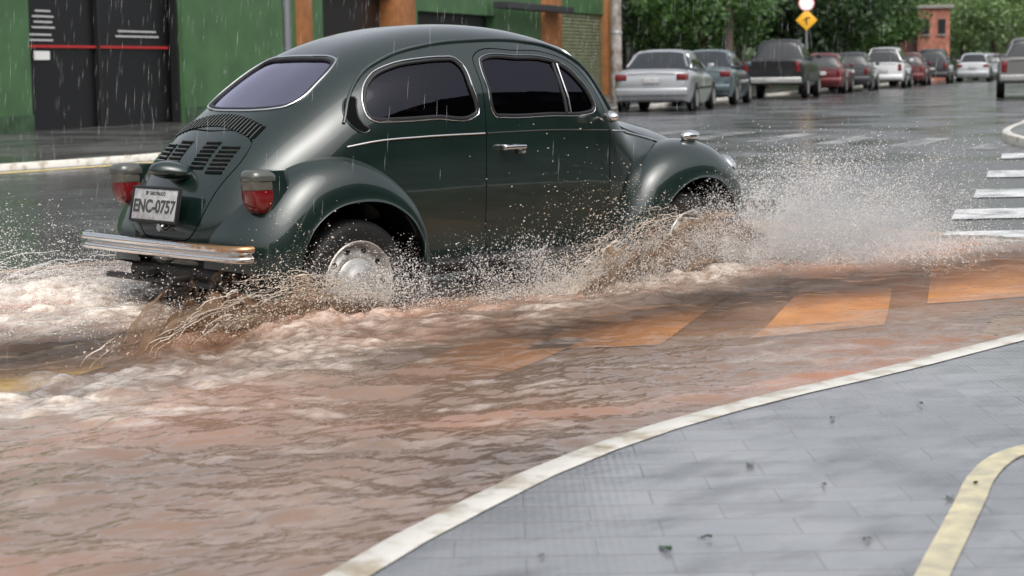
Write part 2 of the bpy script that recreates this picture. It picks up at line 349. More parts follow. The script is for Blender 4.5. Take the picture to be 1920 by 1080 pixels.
for s in(-1,1):
    fr_=fender([(.43,.25),(.405,.42),(.31,.62),(.13,.77),(-.12,.845),(-.36,.80),(-.56,.66),(-.68,.50),(-.70,.31)],
           [(.345,.24),(.335,.36),(.26,.50),(.12,.595),(-.07,.625),(-.24,.595),(-.37,.50),(-.43,.38),(-.45,.25)],
           [-.60,-.60,-.60,-.60,-.58,-.52,-.42,-.34,-.30],[-.755,-.765,-.772,-.775,-.775,-.77,-.765,-.76,-.75],"rear_fender",s)
    ff_=fender([(1.86,.25),(1.90,.45),(1.99,.63),(2.16,.77),(2.40,.835),(2.64,.815),(2.85,.71),(2.98,.55),(3.0,.36)],
           [(2.00,.24),(2.05,.38),(2.14,.50),(2.28,.593),(2.43,.622),(2.58,.593),(2.71,.50),(2.78,.38),(2.80,.26)],
           [-.60,-.60,-.59,-.55,-.50,-.44,-.36,-.28,-.22],[-.74,-.76,-.77,-.775,-.775,-.77,-.75,-.73,-.70],"front_fender",s)
    add("headlight",g_ball(lambda x,y,z:(x*.085+2.85,y*.095+s*.54,z*.095+.63)),M_chrome,car)
    add("turn_lamp",g_ball(lambda x,y,z:(x*.075+2.50,y*.04+s*.60,z*.036+.848)),M_chrome,car)
    add("running_board",g_box((1.15,s*.69,.262),(1.50,.15,.04),.015,3),M_black,car)
    add("board_trim",g_box((1.15,s*.767,.268),(1.46,.008,.014),.003),M_black,car)
    for xc in(-.05,2.40):
        rows=[[(xc+.371*math.cos(t),s*y,.27+.371*math.sin(t)) for t in np.linspace(-.3,math.pi+.3,28)] for y in(.38,.745)]
        V,F=g_grid(rows);V+= [(xc,s*.38,.3)];F+=[(i,i+1,len(V)-1) for i in range(27)]
        add("wheel_well",(V,F),M_well,car,recalc=False)
    bx=-.565;by=s*.60
    def tl(z0,z1,sx,sy,m_,nm,par,cx_=0,ex=.10,dome=0):
        rows=[]
        for i,z in enumerate(np.linspace(z0,z1,10)):
            u=i/9;e=1-ex*abs(2*u-1)**4
            if dome>0:e*=math.sqrt(max(0.02,1-(u*dome)**3))
            if dome<0:e*=math.sqrt(max(0.02,1-((1-u)*-dome)**3))
            ring=[]
            for k in range(32):
                q=2*math.pi*k/32;ca,sa=math.cos(q),math.sin(q);ring.append((bx+cx_-.10*(z-.68)+sx*e*math.copysign(abs(ca)**.6,ca),by+sy*e*math.copysign(abs(sa)**.6,sa),z))
            rows.append(ring)
        V,F=g_grid(rows,True);F.append(tuple(range(32)));F.append(tuple(reversed(range(len(V)-32,len(V)))));return add(nm,(V,F),m_,par,angle=50)
    h=tl(.57,.79,.085,.066,M_green,"tail_light",car,.075)
    tl(.588,.698,.073,.068,M_red,"red_lens",h,-.005,.02,dome=-.85);tl(.700,.742,.073,.068,M_amber,"grey_lens",h,-.005,.02);tl(.743,.795,.080,.073,M_hood,"lamp_hood",h,.004,.02,dome=.80)
def wheel(x,s):
    zc=.212;c=(x,0,zc);y0=s*.645
    def o(prof): return [(r,s*hh+y0) for r,hh in prof]
    ty=add("wheel",g_lathe(o([(.20,-.07),(.235,-.082),(.28,-.085),(.305,-.07),(.314,-.045),(.316,-.02),(.316,.02),(.312,.045),(.300,.068),(.275,.080),(.235,.078),(.205,.068),(.20,.055),(.20,-.07)]),56,'y',c),M_rubber,car)
    add("rim",g_lathe(o([(.20,-.07),(.204,.060),(.212,.072),(.206,.078),(.196,.070),(.188,.045),(.176,.030),(.160,.034),(.148,.048),(.135,.050),(.125,.046),(.118,.040),(.0,.040)]),56,'y',c),M_rim,ty)
    add("hub_cap",g_lathe(o([(.122,.042),(.124,.050),(.118,.056),(.095,.060),(.07,.072),(.055,.080),(.048,.078),(.03,.083),(.0,.085)]),48,'y',c),M_steel,ty)
    for k in range(10):
        q=2*math.pi*k/10;add("rim_slot",g_lathe([(0,.0),(.012,.0),(.012,-.01)],10,'y',(x+.165*math.cos(q),y0+s*.040,zc+.165*math.sin(q))),M_black,ty)
for x in WX:
    for s in(-1,1):wheel(x,s)
def bumper(xc,dirn):
    path=cr([(xc+.085,-.735),(xc+.05,-.732),(xc+.022,-.67),(xc+.008,-.5),(xc-.004,-.25),(xc-.008,0),(xc-.004,.25),(xc+.008,.5),(xc+.022,.67),(xc+.05,.732),(xc+.085,.735)],70)
    prof=[(0,-.042),(-.013,-.041),(-.023,-.033),(-.026,-.022),(-.021,-.011),(-.008,-.004),(-.004,0),(-.008,.004),(-.026,.009),(-.034,.019),(-.034,.030),(-.026,.040),(-.012,.044),(0,.043),(.008,.036),(.004,0),(.008,-.036)]
    rows=[]
    for i,p in enumerate(path):
        a=path[max(i-1,0)];b=path[min(i+1,len(path)-1)];t=(b-a)/np.linalg.norm(b-a);nn=np.array([t[1],-t[0]])
        rows.append([(p[0]+nn[0]*q[0],p[1]+nn[1]*q[0],.405+q[1]) for q in prof])
    V,F=g_grid(rows,True);m=len(prof);F.append(tuple(range(m)));F.append(tuple(reversed(range(len(V)-m,len(V)))));return V,F
mb=mat("bumper_chrome",(.7,.70,.69),.10,metal=1,bump=.04,bscale=30);nt=mb.node_tree;b=nt.nodes["Principled BSDF"];tc=nt.nodes.new("ShaderNodeTexCoord");sp=nt.nodes.new("ShaderNodeSeparateXYZ");nt.links.new(tc.outputs["Object"],sp.inputs[0])
no=nt.nodes.new("ShaderNodeTexNoise");no.inputs["Scale"].default_value=18;no.inputs["Detail"].default_value=9;no.inputs["Roughness"].default_value=.7;nt.links.new(tc.outputs["Object"],no.inputs[0])
mr=nt.nodes.new("ShaderNodeMapRange");nt.links.new(sp.outputs["Y"],mr.inputs[0]);mr.inputs[1].default_value=.0;mr.inputs[2].default_value=-.55;mr.inputs[3].default_value=-.20;mr.inputs[4].default_value=.16
mz=nt.nodes.new("ShaderNodeMapRange");nt.links.new(sp.outputs["Z"],mz.inputs[0]);mz.inputs[1].default_value=.412;mz.inputs[2].default_value=.440;mz.inputs[3].default_value=-.20;mz.inputs[4].default_value=.10
ad=nt.nodes.new("ShaderNodeMath");nt.links.new(no.outputs["Fac"],ad.inputs[0]);nt.links.new(mr.outputs[0],ad.inputs[1]);ad2=nt.nodes.new("ShaderNodeMath");nt.links.new(ad.outputs[0],ad2.inputs[0]);nt.links.new(mz.outputs[0],ad2.inputs[1])
rp=nt.nodes.new("ShaderNodeMapRange");nt.links.new(ad2.outputs[0],rp.inputs[0]);rp.inputs[1].default_value=.50;rp.inputs[2].default_value=.68;rp.inputs[4].default_value=.85
mx=nt.nodes.new("ShaderNodeMixRGB");mx.inputs[1].default_value=(.72,.72,.72,1);mx.inputs[2].default_value=(.52,.25,.06,1);nt.links.new(rp.outputs[0],mx.inputs[0]);nt.links.new(mx.outputs[0],b.inputs["Base Color"])
rg=nt.nodes.new("ShaderNodeMapRange");nt.links.new(rp.outputs[0],rg.inputs[0]);rg.inputs[3].default_value=.10;rg.inputs[4].default_value=.4;nt.links.new(rg.outputs[0],b.inputs["Roughness"])
add("rear_bumper",bumper(-.80,1),mb,car,label="chrome rear bumper with a rusty end")
g=bumper(-.80,1);g=([(2.36-p[0],p[1],p[2]) for p in g[0]],g[1]);add("front_bumper",g,M_chrome,car)
for s in(-1,1):add("bumper_bracket",g_box((-.72,s*.42,.40),(.16,.05,.05),.01),M_black,car)
rows=[]
for y in np.linspace(-.60,.60,25):
    xx=-.70+.22*(abs(y)/.6)**2.2;rows.append([(xx+.03,y,.46),(xx-.0,y,.41),(xx+.0,y,.34),(xx+.05,y,.28),(xx+.2,y,.26)])
add("rear_valance",g_grid(rows),M_green,car)
M_ex=mat("exhaust_metal",(.05,.045,.04),.5,metal=.6)
ex=add("exhaust",g_tube([(-.62,-.42,.255),(-.62,.42,.255)],.055,n=20),M_ex,car)
for s in(-1,1):add("tail_pipe",g_tube([(-.62,s*.16,.26),(-.80,s*.16,.25)],.02,n=14),M_ex,ex)
add("tow_bar",g_box((-.70,.1,.225),(.04,1.0,.03),.01),M_black,car)
add("underbody",g_box((1.1,0,.22),(3.2,.9,.10),.03),M_black,car)
tilt=math.radians(-12);PT=Matrix.Translation((-.775,.0,.615))@Matrix.Rotation(-tilt,4,'Y')
pl=add("number_plate",xf(g_box((0,0,0),(.008,.40,.155),.003),PT),M_plate,car)
add("plate_frame",xf(merge([g_box((.008,0,0),(.010,.43,.185),.004),g_box((-.002,0,.083),(.014,.43,.010),.003),g_box((-.002,0,-.083),(.014,.43,.010),.003),g_box((-.002,.208,0),(.014,.010,.17),.003),g_box((-.002,-.208,0),(.014,.010,.17),.003),g_box((.03,0,0),(.04,.3,.10),.003)]),PT),M_black,pl)
def text(name,body_,size,mt,parent,M,ext=.001,bold=0):
    t=bpy.data.curves.new("t","FONT");t.body=body_;t.size=size;t.extrude=ext;t.align_x='CENTER';t.align_y='CENTER';t.offset=bold
    o=bpy.data.objects.new("t",t);COL.objects.link(o);bpy.context.view_layer.update();me=bpy.data.meshes.new_from_object(o.evaluated_get(bpy.context.evaluated_depsgraph_get()));bpy.data.objects.remove(o)
    me.transform(M);me.materials.clear();me.materials.append(mt);o=bpy.data.objects.new(name,me);COL.objects.link(o)
    if parent:o.parent=parent
    return o
Bt=Matrix(((0,0,-1,0),(-1,0,0,0),(0,1,0,0),(0,0,0,1)))
text("plate_lettering","ENC-0757",.089,M_ink,pl,PT@Matrix.Translation((-.0055,0,-.012))@Bt,bold=.002)
text("plate_lettering","SP  SAO PAULO",.026,M_ink,pl,PT@Matrix.Translation((-.0055,0,.055))@Bt)
add("plate_lamp",g_ball(lambda x,y,z:(x*.13-.665,y*.115*(1-.25*max(-x,0)),(z*.062 if z>0 else z*.035)+.765-.02*x),28,16),M_green,blid)
add("lid_handle",g_lathe([(0,-.02),(.02,-.02),(.024,0),(.016,.03)],16,'x',(-.74,0,.50)),M_chrome,blid)
for y in(-.33,.33):
    add("seat",merge([g_box((1.12,y,.55),(.5,.46,.16),.05,3),xf(g_box((0,0,0),(.12,.46,.58),.05,3),Matrix.Translation((.92,y,.83))@Matrix.Rotation(math.radians(-12),4,'Y'))]),M_dark,car)
add("rear_seat",merge([g_box((.35,0,.58),(.45,1.1,.15),.05,3),xf(g_box((0,0,0),(.12,1.1,.45),.05,3),Matrix.Translation((.14,0,.82))@Matrix.Rotation(math.radians(-18),4,'Y'))]),M_dark,car)
add("steering_wheel",g_tube([(1.50+.036*math.sin(t),.33+.19*math.cos(t),.93+.17*math.sin(t)) for t in np.linspace(0,2*math.pi,32,endpoint=False)],.011,True),M_black,car)
add("dashboard",g_box((1.80,0,.93),(.16,1.1,.16),.04,3),M_dark,car)
add("interior_mirror",merge([g_box((1.50,0,1.31),(.02,.2,.05),.008),g_tube([(1.5,0,1.31),(1.55,0,1.38)],.006)]),M_black,car)

# ================================================================ GROUND
def nodes_wet(name,base1,base2,rough0,rough1,vs,bs,bstr,bdist=.004):
    m=mat(name,base1,.3,bump=0);nt=m.node_tree;b=nt.nodes["Principled BSDF"];L=nt.links;tc=nt.nodes.new("ShaderNodeTexCoord")
    n1=nt.nodes.new("ShaderNodeTexNoise");n1.inputs["Scale"].default_value=vs;n1.inputs["Detail"].default_value=7;n1.inputs["Roughness"].default_value=.6;L.new(tc.outputs["Object"],n1.inputs[0])
    r=nt.nodes.new("ShaderNodeValToRGB");L.new(n1.outputs[0],r.inputs[0]);r.color_ramp.elements[0].color=(*base1,1);r.color_ramp.elements[1].color=(*base2,1);r.color_ramp.elements[0].position=.35;r.color_ramp.elements[1].position=.65;L.new(r.outputs[0],b.inputs["Base Color"])
    mr=nt.nodes.new("ShaderNodeMapRange");L.new(n1.outputs[0],mr.inputs[0]);mr.inputs[1].default_value=.35;mr.inputs[2].default_value=.65;mr.inputs[3].default_value=rough0;mr.inputs[4].default_value=rough1;L.new(mr.outputs[0],b.inputs["Roughness"])
    n2=nt.nodes.new("ShaderNodeTexNoise");n2.inputs["Scale"].default_value=bs;n2.inputs["Detail"].default_value=5;L.new(tc.outputs["Object"],n2.inputs[0])
    bp=nt.nodes.new("ShaderNodeBump");bp.inputs["Strength"].default_value=bstr;bp.inputs["Distance"].default_value=bdist;L.new(n2.outputs[0],bp.inputs["Height"]);L.new(bp.outputs[0],b.inputs["Normal"])
    return m,bp,n1,r
M_asph,_,_,_=nodes_wet("wet_asphalt",(.040,.041,.043),(.075,.075,.076),.06,.32,.55,50,.3)
def sheet(xs,ys,z,name,m,Hf=H):
    X,Y=np.meshgrid(xs,ys);Z=Hf(X,Y)+z;V=np.column_stack([X.ravel(),Y.ravel(),Z.ravel()]);nx=len(xs);i,j=np.meshgrid(np.arange(nx-1),np.arange(len(ys)-1));a=(j*nx+i).ravel()
    o=npmesh(name,V,np.column_stack([a,a+1,a+nx+1,a+nx]),4,m);o["kind"]="structure";return o
gx=np.concatenate([np.linspace(-900,-60,8),np.linspace(-50,150,60),np.linspace(170,900,8)])
sheet(gx,gx,-.2,"ground",mat("earth",(.06,.055,.045),.8,var=.3))
sheet(np.concatenate([np.linspace(-45,-8,40),np.linspace(-7.7,10,60),np.linspace(10.5,150,230)]),np.concatenate([np.linspace(-30,-6,30),np.linspace(-5.7,6,50),np.linspace(6.5,125,190)]),0,"road",M_asph,HR)
k1=cr([(-14,-17),(-9,-11),(-6,-7.6),(-4.6,-5.95),(-3.9,-5.25),(-3.33,-4.76),(-2.79,-4.50),(-2.16,-4.23),(-1.63,-4.07),(-.88,-3.94),(-.08,-3.88),(.61,-3.80),(1.3,-3.72),(2.6,-3.55),(5,-3.0),(8.5,-.9),(12,1.8),(15.2,4.9),(17.2,6.9),(20.9,9.0),(30,14.2),(60,31),(130,70)],420)
def offs(k,d):
    t=np.gradient(k,axis=0);t/=np.linalg.norm(t,axis=1)[:,None];return k+np.column_stack([t[:,1],-t[:,0]])*d
def hz(p): return float(H(p[0],p[1]))
def hr(p): return float(HR(p[0],p[1]))
a0=k1;a1=offs(k1,.012);a2=offs(k1,.115)
rows=[[(p[0],p[1],hz(p)-.12),(p[0],p[1],hz(p)+.108),(q[0],q[1],hz(q)+.12),(r[0],r[1],hz(r)+.12)] for p,q,r in zip(a0,a1,a2)]
mk,_,n1,r=nodes_wet("white_kerb_paint",(.36,.30,.20),(.64,.62,.57),.3,.55,7,60,.5)
r.color_ramp.elements[0].position=.34;r.color_ramp.elements[1].position=.52
o=add("kerb",g_grid(rows),mk,angle=50);o["kind"]="structure"
mp_,bp,n1,rmp=nodes_wet("wet_paving",(.17,.178,.19),(.27,.28,.295),.03,.24,1.6,70,.30,.003)
nt=mp_.node_tree;L_=nt.links;tc=nt.nodes.new("ShaderNodeTexCoord");mpn=nt.nodes.new("ShaderNodeMapping");mpn.inputs["Rotation"].default_value=(0,0,math.radians(42));L_.new(tc.outputs["Object"],mpn.inputs[0])
bk=nt.nodes.new("ShaderNodeTexBrick");bk.offset=.5;bk.inputs["Scale"].default_value=1;bk.inputs["Brick Width"].default_value=.34;bk.inputs["Row Height"].default_value=.17;bk.inputs["Mortar Size"].default_value=.004;bk.inputs["Mortar Smooth"].default_value=.9
bk.inputs["Color1"].default_value=(1,1,1,1);bk.inputs["Color2"].default_value=(.84,.84,.85,1);bk.inputs["Mortar"].default_value=(.58,.58,.59,1);L_.new(mpn.outputs[0],bk.inputs[0])
mm=nt.nodes.new("ShaderNodeMixRGB");mm.blend_type='MULTIPLY';mm.inputs[0].default_value=.75;L_.new(rmp.outputs[0],mm.inputs[1]);L_.new(bk.outputs[0],mm.inputs[2])
vo=nt.nodes.new("ShaderNodeTexNoise");vo.inputs["Scale"].default_value=5.5;vo.inputs["Detail"].default_value=5;mp3=nt.nodes.new("ShaderNodeMapping");mp3.inputs["Scale"].default_value=(.7,1.3,1);mp3.inputs["Rotation"].default_value=(0,0,math.radians(42));L_.new(tc.outputs["Object"],mp3.inputs[0]);L_.new(mp3.outputs[0],vo.inputs[0])
vr=nt.nodes.new("ShaderNodeMapRange");L_.new(vo.outputs[0],vr.inputs[0]);vr.inputs[1].default_value=.48;vr.inputs[2].default_value=.70;vr.inputs[3].default_value=1;vr.inputs[4].default_value=.60
m2_=nt.nodes.new("ShaderNodeMixRGB");m2_.blend_type='MULTIPLY';m2_.inputs[0].default_value=1;L_.new(mm.outputs[0],m2_.inputs[1]);L_.new(vr.outputs[0],m2_.inputs[2]);L_.new(m2_.outputs[0],nt.nodes["Principled BSDF"].inputs["Base Color"])
wv=nt.nodes.new("ShaderNodeTexWave");wv.inputs["Scale"].default_value=14;wv.inputs["Distortion"].default_value=.8;wv.inputs["Detail"].default_value=1;L_.new(mpn.outputs[0],wv.inputs[0])
bp2=nt.nodes.new("ShaderNodeBump");bp2.inputs["Strength"].default_value=.22;bp2.inputs["Distance"].default_value=.002;L_.new(wv.outputs["Fac"],bp2.inputs["Height"]);L_.new(bp.outputs[0],bp2.inputs["Normal"])
bp3=nt.nodes.new("ShaderNodeBump");bp3.inputs["Strength"].default_value=.5;bp3.inputs["Distance"].default_value=.003;L_.new(bk.outputs[0],bp3.inputs["Height"]);L_.new(bp2.outputs[0],bp3.inputs["Normal"]);L_.new(bp3.outputs[0],nt.nodes["Principled BSDF"].inputs["Normal"])
rows=[[ (p[0]+.74*d,p[1]-.672*d,hz(p)+.117) for d in(0,1,3,8,20,45)] for p in a2]
o=add("pavement",g_grid(rows),mp_);o["kind"]="structure"
k2=cr([(-45,9),(-20,12.4),(-5,13.3),(5.5,13.7),(7.8,13.95),(11,15.3),(16,18.3),(27,24.4),(50,37.1),(82,54.9),(140,87)],260)
b1=offs(k2,-.012);b2=offs(k2,-.13)
rows=[[(p[0],p[1],hz(p)-.03),(p[0],p[1],hz(p)+.07),(q[0],q[1],hz(q)+.08),(r[0],r[1],hz(r)+.08)] for p,q,r in zip(k2,b1,b2)]
o=add("far_kerb",g_grid(rows),mk,angle=50);o["kind"]="structure"
M_pav2,_,_,_=nodes_wet("wet_concrete",(.04,.04,.04),(.085,.085,.08),.12,.4,.8,40,.4)
rows=[[ (p[0]-.5*d,p[1]+.866*d,float(H(p[0]-.5*d,p[1]+.866*d))+.076) for d in(0,1,2,4,6,9,13,20,40)] for p in b2]
o=add("far_pavement",g_grid(rows),M_pav2);o["kind"]="structure"
M_wp,_,_,r=nodes_wet("white_road_paint",(.30,.31,.32),(.66,.67,.68),.12,.35,3.5,60,.4);r.color_ramp.elements[0].position=.32;r.color_ramp.elements[1].position=.54
M_wp2,_,_,r=nodes_wet("worn_road_paint",(.06,.06,.06),(.30,.30,.29),.2,.4,2.2,60,.4);r.color_ramp.elements[0].position=.42;r.color_ramp.elements[1].position=.62
M_yp,_,_,r=nodes_wet("yellow_road_paint",(.74,.52,.17),(.98,.76,.28),.3,.5,9,60,.4)
M_op,_,_,r=nodes_wet("orange_road_paint",(.72,.33,.11),(.95,.48,.17),.3,.5,2.5,60,.4)
M_mud,_,_,r=nodes_wet("silted_road",(.20,.125,.08),(.32,.19,.11),.5,.7,1.5,60,.4)
def quad(pts,z,m,name):
    P=[Vector((p[0],p[1],0)) for p in pts];rows=[];N=18
    for i in range(N+1):
        u=i/N;A=P[0].lerp(P[3],u);B=P[1].lerp(P[2],u);rows.append([(lambda q:(q.x,q.y,hr(q)+z))(A.lerp(B,j/N)) for j in range(N+1)])
    o=add(name,g_grid(rows),m);o["kind"]="structure";return o
sheet(np.linspace(-5,6,70),np.linspace(-3.6,3.2,45),.004,"silt",M_mud,HR)
rd=Vector((.766,-.643,0))
for (x,y) in((5.6,-.2),(7.4,.95),(9.4,2.1),(11.7,3.5),(14.4,5.1)):
    a=Vector((x,y,0));t=Vector((.84,.54,0))*1.0;quad([a-t*.5,a-t*.5+rd*3.2,a+t*.5+rd*3.2,a+t*.5],.008,M_wp,"crossing_stripe")
for i in range(7):
    a=Vector((15.4,13.6-1.25*i,0));t=Vector((math.cos(math.radians(22)),math.sin(math.radians(22)),0))
    n=Vector((-t.y,t.x,0))*.2;quad([a-n,a+t*2.4-n,a+t*2.4+n,a+n],.004,M_wp2,"crossing_stripe")
for q_,m_ in [([(.43,-1.39),(.95,-1.80),(3.25,-.35),(2.75,-.05)],M_op),([(1.25,-2.12),(1.80,-2.52),(3.65,-1.20),(3.2,-.85)],M_op),([(3.1,-1.85),(3.6,-2.4),(5.8,-.95),(5.2,-.4)],M_op),([(1.45,-3.3),(1.95,-3.5),(2.6,-3.1),(2.1,-2.95)],M_yp),([(-.95,-1.70),(-.5,-2.1),(.9,-1.35),(.5,-.95)],M_op),([(-3.3,-1.55),(-2.7,-.45),(-.45,.80),(-.68,.05)],M_yp),([(-2.4,1.0),(-2.1,1.6),(.3,2.8),(.2,2.2)],M_yp)]:
    quad(q_,.012,m_,"crossing_stripe")
ky=offs(k2,.35);ky2=offs(k2,.5);rows=[[(p[0],p[1],hz(p)+.004),(q[0],q[1],hz(q)+.004)] for p,q in zip(ky,ky2) if -40<p[0]<9];o=add("kerb_line",g_grid(rows),M_yp);o["kind"]="structure"
yl=cr([(-3.6,-6.42),(-2.9,-6.05),(-2.29,-5.71),(-1.97,-5.54),(-1.67,-5.38),(-1.44,-5.255),(-1.26,-5.175),(-1.12,-5.13),(-.98,-5.115),(-.7,-5.15)],70)
ya=offs(yl,-.038);yb=offs(yl,.038);rows=[[(p[0],p[1],.121),(q[0],q[1],.121)] for p,q in zip(ya,yb)]
M_py,_,_,_=nodes_wet("pale_yellow_paint",(.36,.33,.24),(.60,.54,.35),.3,.5,14,60,.4)
o=add("pavement_line",g_grid(rows),M_py);o["kind"]="structure"
# ================================================================ WATER
WL=.075
xs=np.linspace(-9,9,1000);ys=np.linspace(-7.2,4.6,680);X,Y=np.meshgrid(xs,ys)
wx=X+.20*fbm(X*1.3,Y*1.3,5,3);wy=Y+.20*fbm(X*1.3,Y*1.3,9,3)
def rot(a,x,y): return x*math.cos(a)+y*math.sin(a),-x*math.sin(a)+y*math.cos(a)
rx,ry=rot(math.radians(-28),wx,wy)
rx2,ry2=rot(math.radians(-5),wx,wy)
rip=(afbm(rx*2.0,ry*3.6,1,2)-.5)*.030+(afbm(rx*5,ry*9,3,2)-.5)*.026+(vn(rx2*10,ry2*17,33)-.5)*.009+(vn(rx*17,ry*26,35)-.5)*.005
def wake(x0,y0,s,k,wd,amp):
    b=np.clip(x0-X,0,9);yc=y0+s*k*b;d=(Y-yc)/(wd+.10*b);return amp*np.exp(-d*d)*(1-np.exp(-b*6))*np.exp(-b*.40)
wk=wake(2.7,-.85,-1,.22,.24,.9)+wake(.1,-.85,-1,.27,.26,1)+wake(2.7,.85,1,.25,.25,.8)+wake(.1,.85,1,.3,.4,1.6)+1.0*wake(.0,.1,1,.1,.8,1)
wk=wk+.9*np.exp(-((X-3.5)/.9)**2-((Y+1.0)/.45)**2)
turb=afbm(wx*5.5,wy*8,21,5)
Z=WL+rip*(.75+.9*np.clip(wk,0,1.2)+.45*np.exp(-((Y+1.8)/1.8)**2))+wk*(turb-.25)*.12
edge=(fbm(X*.6,Y*.6,31,3)-.5)*1.6
out=np.maximum(sstep(2.3,3.6,Y+edge),sstep(5.2,7.0,X+edge*.8+.3*(Y+2)))
Z=Z*(1-out)-.03*out
foam=np.clip(wk*1.3*(turb*2.2-.52),0,1)+np.clip((afbm(rx*3,ry*7,41,6)-.56)*3.2,0,.40)*(.15+np.exp(-((Y+1.9)/1.3)**2))
clear=1.2*np.exp(-((X-2.4)/2.4)**4-((Y+2.15)/.95)**2)+2.2*np.exp(-((X+2.2)/1.5)**2-((Y+1.0)/.50)**2)+.6*np.exp(-((X+.4)/.9)**2-((Y+2.2)/.5)**2)
clear=np.clip(clear*(.55+.9*fbm(wx*1.2,wy*2.2,61,4)),0,1);foam=foam*(1-.85*clear)
V=np.column_stack([X.ravel(),Y.ravel(),Z.ravel()]);nx=len(xs);i,j=np.meshgrid(np.arange(nx-1),np.arange(len(ys)-1));a=(j*nx+i).ravel()
mw=bpy.data.materials.new("muddy_water");mw.use_nodes=True;nt=mw.node_tree;b=nt.nodes["Principled BSDF"];L=nt.links
tc=nt.nodes.new("ShaderNodeTexCoord");mpn=nt.nodes.new("ShaderNodeMapping");mpn.inputs["Scale"].default_value=(.6,1.25,1);mpn.inputs["Rotation"].default_value=(0,0,math.radians(28));L.new(tc.outputs["Object"],mpn.inputs[0])
n1=nt.nodes.new("ShaderNodeTexNoise");n1.inputs["Scale"].default_value=.6;n1.inputs["Detail"].default_value=4;n1.inputs["Roughness"].default_value=.5;n1.inputs["Distortion"].default_value=.4;L.new(mpn.outputs[0],n1.inputs[0])
r=nt.nodes.new("ShaderNodeValToRGB");L.new(n1.outputs[0],r.inputs[0]);r.color_ramp.elements[0].position=.36;r.color_ramp.elements[0].color=(.16,.12,.098,1);r.color_ramp.elements[1].position=.68;r.color_ramp.elements[1].color=(.36,.17,.10,1)
e=r.color_ramp.elements.new(.53);e.color=(.24,.155,.11,1)
at=nt.nodes.new("ShaderNodeAttribute");at.attribute_name="foam";n3=nt.nodes.new("ShaderNodeTexNoise");n3.inputs["Scale"].default_value=22;n3.inputs["Detail"].default_value=8;n3.inputs["Roughness"].default_value=.75;L.new(mpn.outputs[0],n3.inputs[0])
mf=nt.nodes.new("ShaderNodeMath");mf.operation='MULTIPLY_ADD';mf.inputs[1].default_value=4;mf.inputs[2].default_value=-1.35;mf.use_clamp=True
mu=nt.nodes.new("ShaderNodeMath");mu.operation='MULTIPLY';L.new(n3.outputs[0],mf.inputs[0]);L.new(at.outputs["Fac"],mu.inputs[0]);L.new(mf.outputs[0],mu.inputs[1]);mu.use_clamp=True
mx=nt.nodes.new("ShaderNodeMixRGB");L.new(mu.outputs[0],mx.inputs[0]);L.new(r.outputs[0],mx.inputs[1]);mx.inputs[2].default_value=(.80,.73,.64,1);L.new(mx.outputs[0],b.inputs["Base Color"])
b.inputs["Roughness"].default_value=.045;b.inputs["IOR"].default_value=1.55
n2=nt.nodes.new("ShaderNodeTexNoise");n2.inputs["Scale"].default_value=20;n2.inputs["Detail"].default_value=1.5;L.new(mpn.outputs[0],n2.inputs[0]);bp=nt.nodes.new("ShaderNodeBump");bp.inputs["Strength"].default_value=.6;bp.inputs["Distance"].default_value=.012;L.new(n2.outputs[0],bp.inputs["Height"]);L.new(bp.outputs[0],b.inputs["Normal"])
tr=nt.nodes.new("ShaderNodeBsdfTransparent");tr.inputs[0].default_value=(1,.95,.88,1);ms=nt.nodes.new("ShaderNodeMixShader")
ac=nt.nodes.new("ShaderNodeAttribute");ac.attribute_name="clear";mm2=nt.nodes.new("ShaderNodeMapRange");L.new(ac.outputs["Fac"],mm2.inputs[0]);mm2.inputs[3].default_value=.95;mm2.inputs[4].default_value=.30
mo=nt.nodes.new("ShaderNodeMath");mo.operation='ADD';mo.use_clamp=True
L.new(mm2.outputs[0],mo.inputs[0]);L.new(mu.outputs[0],mo.inputs[1]);L.new(mo.outputs[0],ms.inputs[0]);L.new(tr.outputs[0],ms.inputs[1]);L.new(b.outputs[0],ms.inputs[2]);L.new(ms.outputs[0],nt.nodes["Material Output"].inputs[0])
o=npmesh("water",V,np.column_stack([a,a+1,a+nx+1,a+nx]),4,mw,{"foam":foam.ravel(),"clear":clear.ravel()});o["kind"]="structure"

# ================================================================ SPLASH
def dropmat(name,c,tl_=.4):
    m=bpy.data.materials.new(name);m.use_nodes=True;nt=m.node_tree;b=nt.nodes["Principled BSDF"];b.inputs["Base Color"].default_value=(*c,1);b.inputs["Roughness"].default_value=.12
    tr=nt.nodes.new("ShaderNodeBsdfTranslucent");tr.inputs[0].default_value=(*c,1);ms=nt.nodes.new("ShaderNodeMixShader");ms.inputs[0].default_value=tl_;nt.links.new(b.outputs[0],ms.inputs[1]);nt.links.new(tr.outputs[0],ms.inputs[2]);nt.links.new(ms.outputs[0],nt.nodes["Material Output"].inputs[0]);return m
M_dw=dropmat("white_spray",(.94,.92,.90));M_db=dropmat("muddy_spray",(.88,.80,.70))
M_rain=bpy.data.materials.new("rain_drop");M_rain.use_nodes=True;nt=M_rain.node_tree;b=nt.nodes["Principled BSDF"];b.inputs["Base Color"].default_value=(.8,.82,.85,1);b.inputs["Roughness"].default_value=.1
tr=nt.nodes.new("ShaderNodeBsdfTransparent");ms=nt.nodes.new("ShaderNodeMixShader");ms.inputs[0].default_value=.20;nt.links.new(tr.outputs[0],ms.inputs[1]);nt.links.new(b.outputs[0],ms.inputs[2]);nt.links.new(ms.outputs[0],nt.nodes["Material Output"].inputs[0])
OV=np.array([(1,0,0),(-1,0,0),(0,1,0),(0,-1,0),(0,0,1),(0,0,-1)],float);OF=np.array([(0,2,4),(2,1,4),(1,3,4),(3,0,4),(2,0,5),(1,2,5),(3,1,5),(0,3,5)])
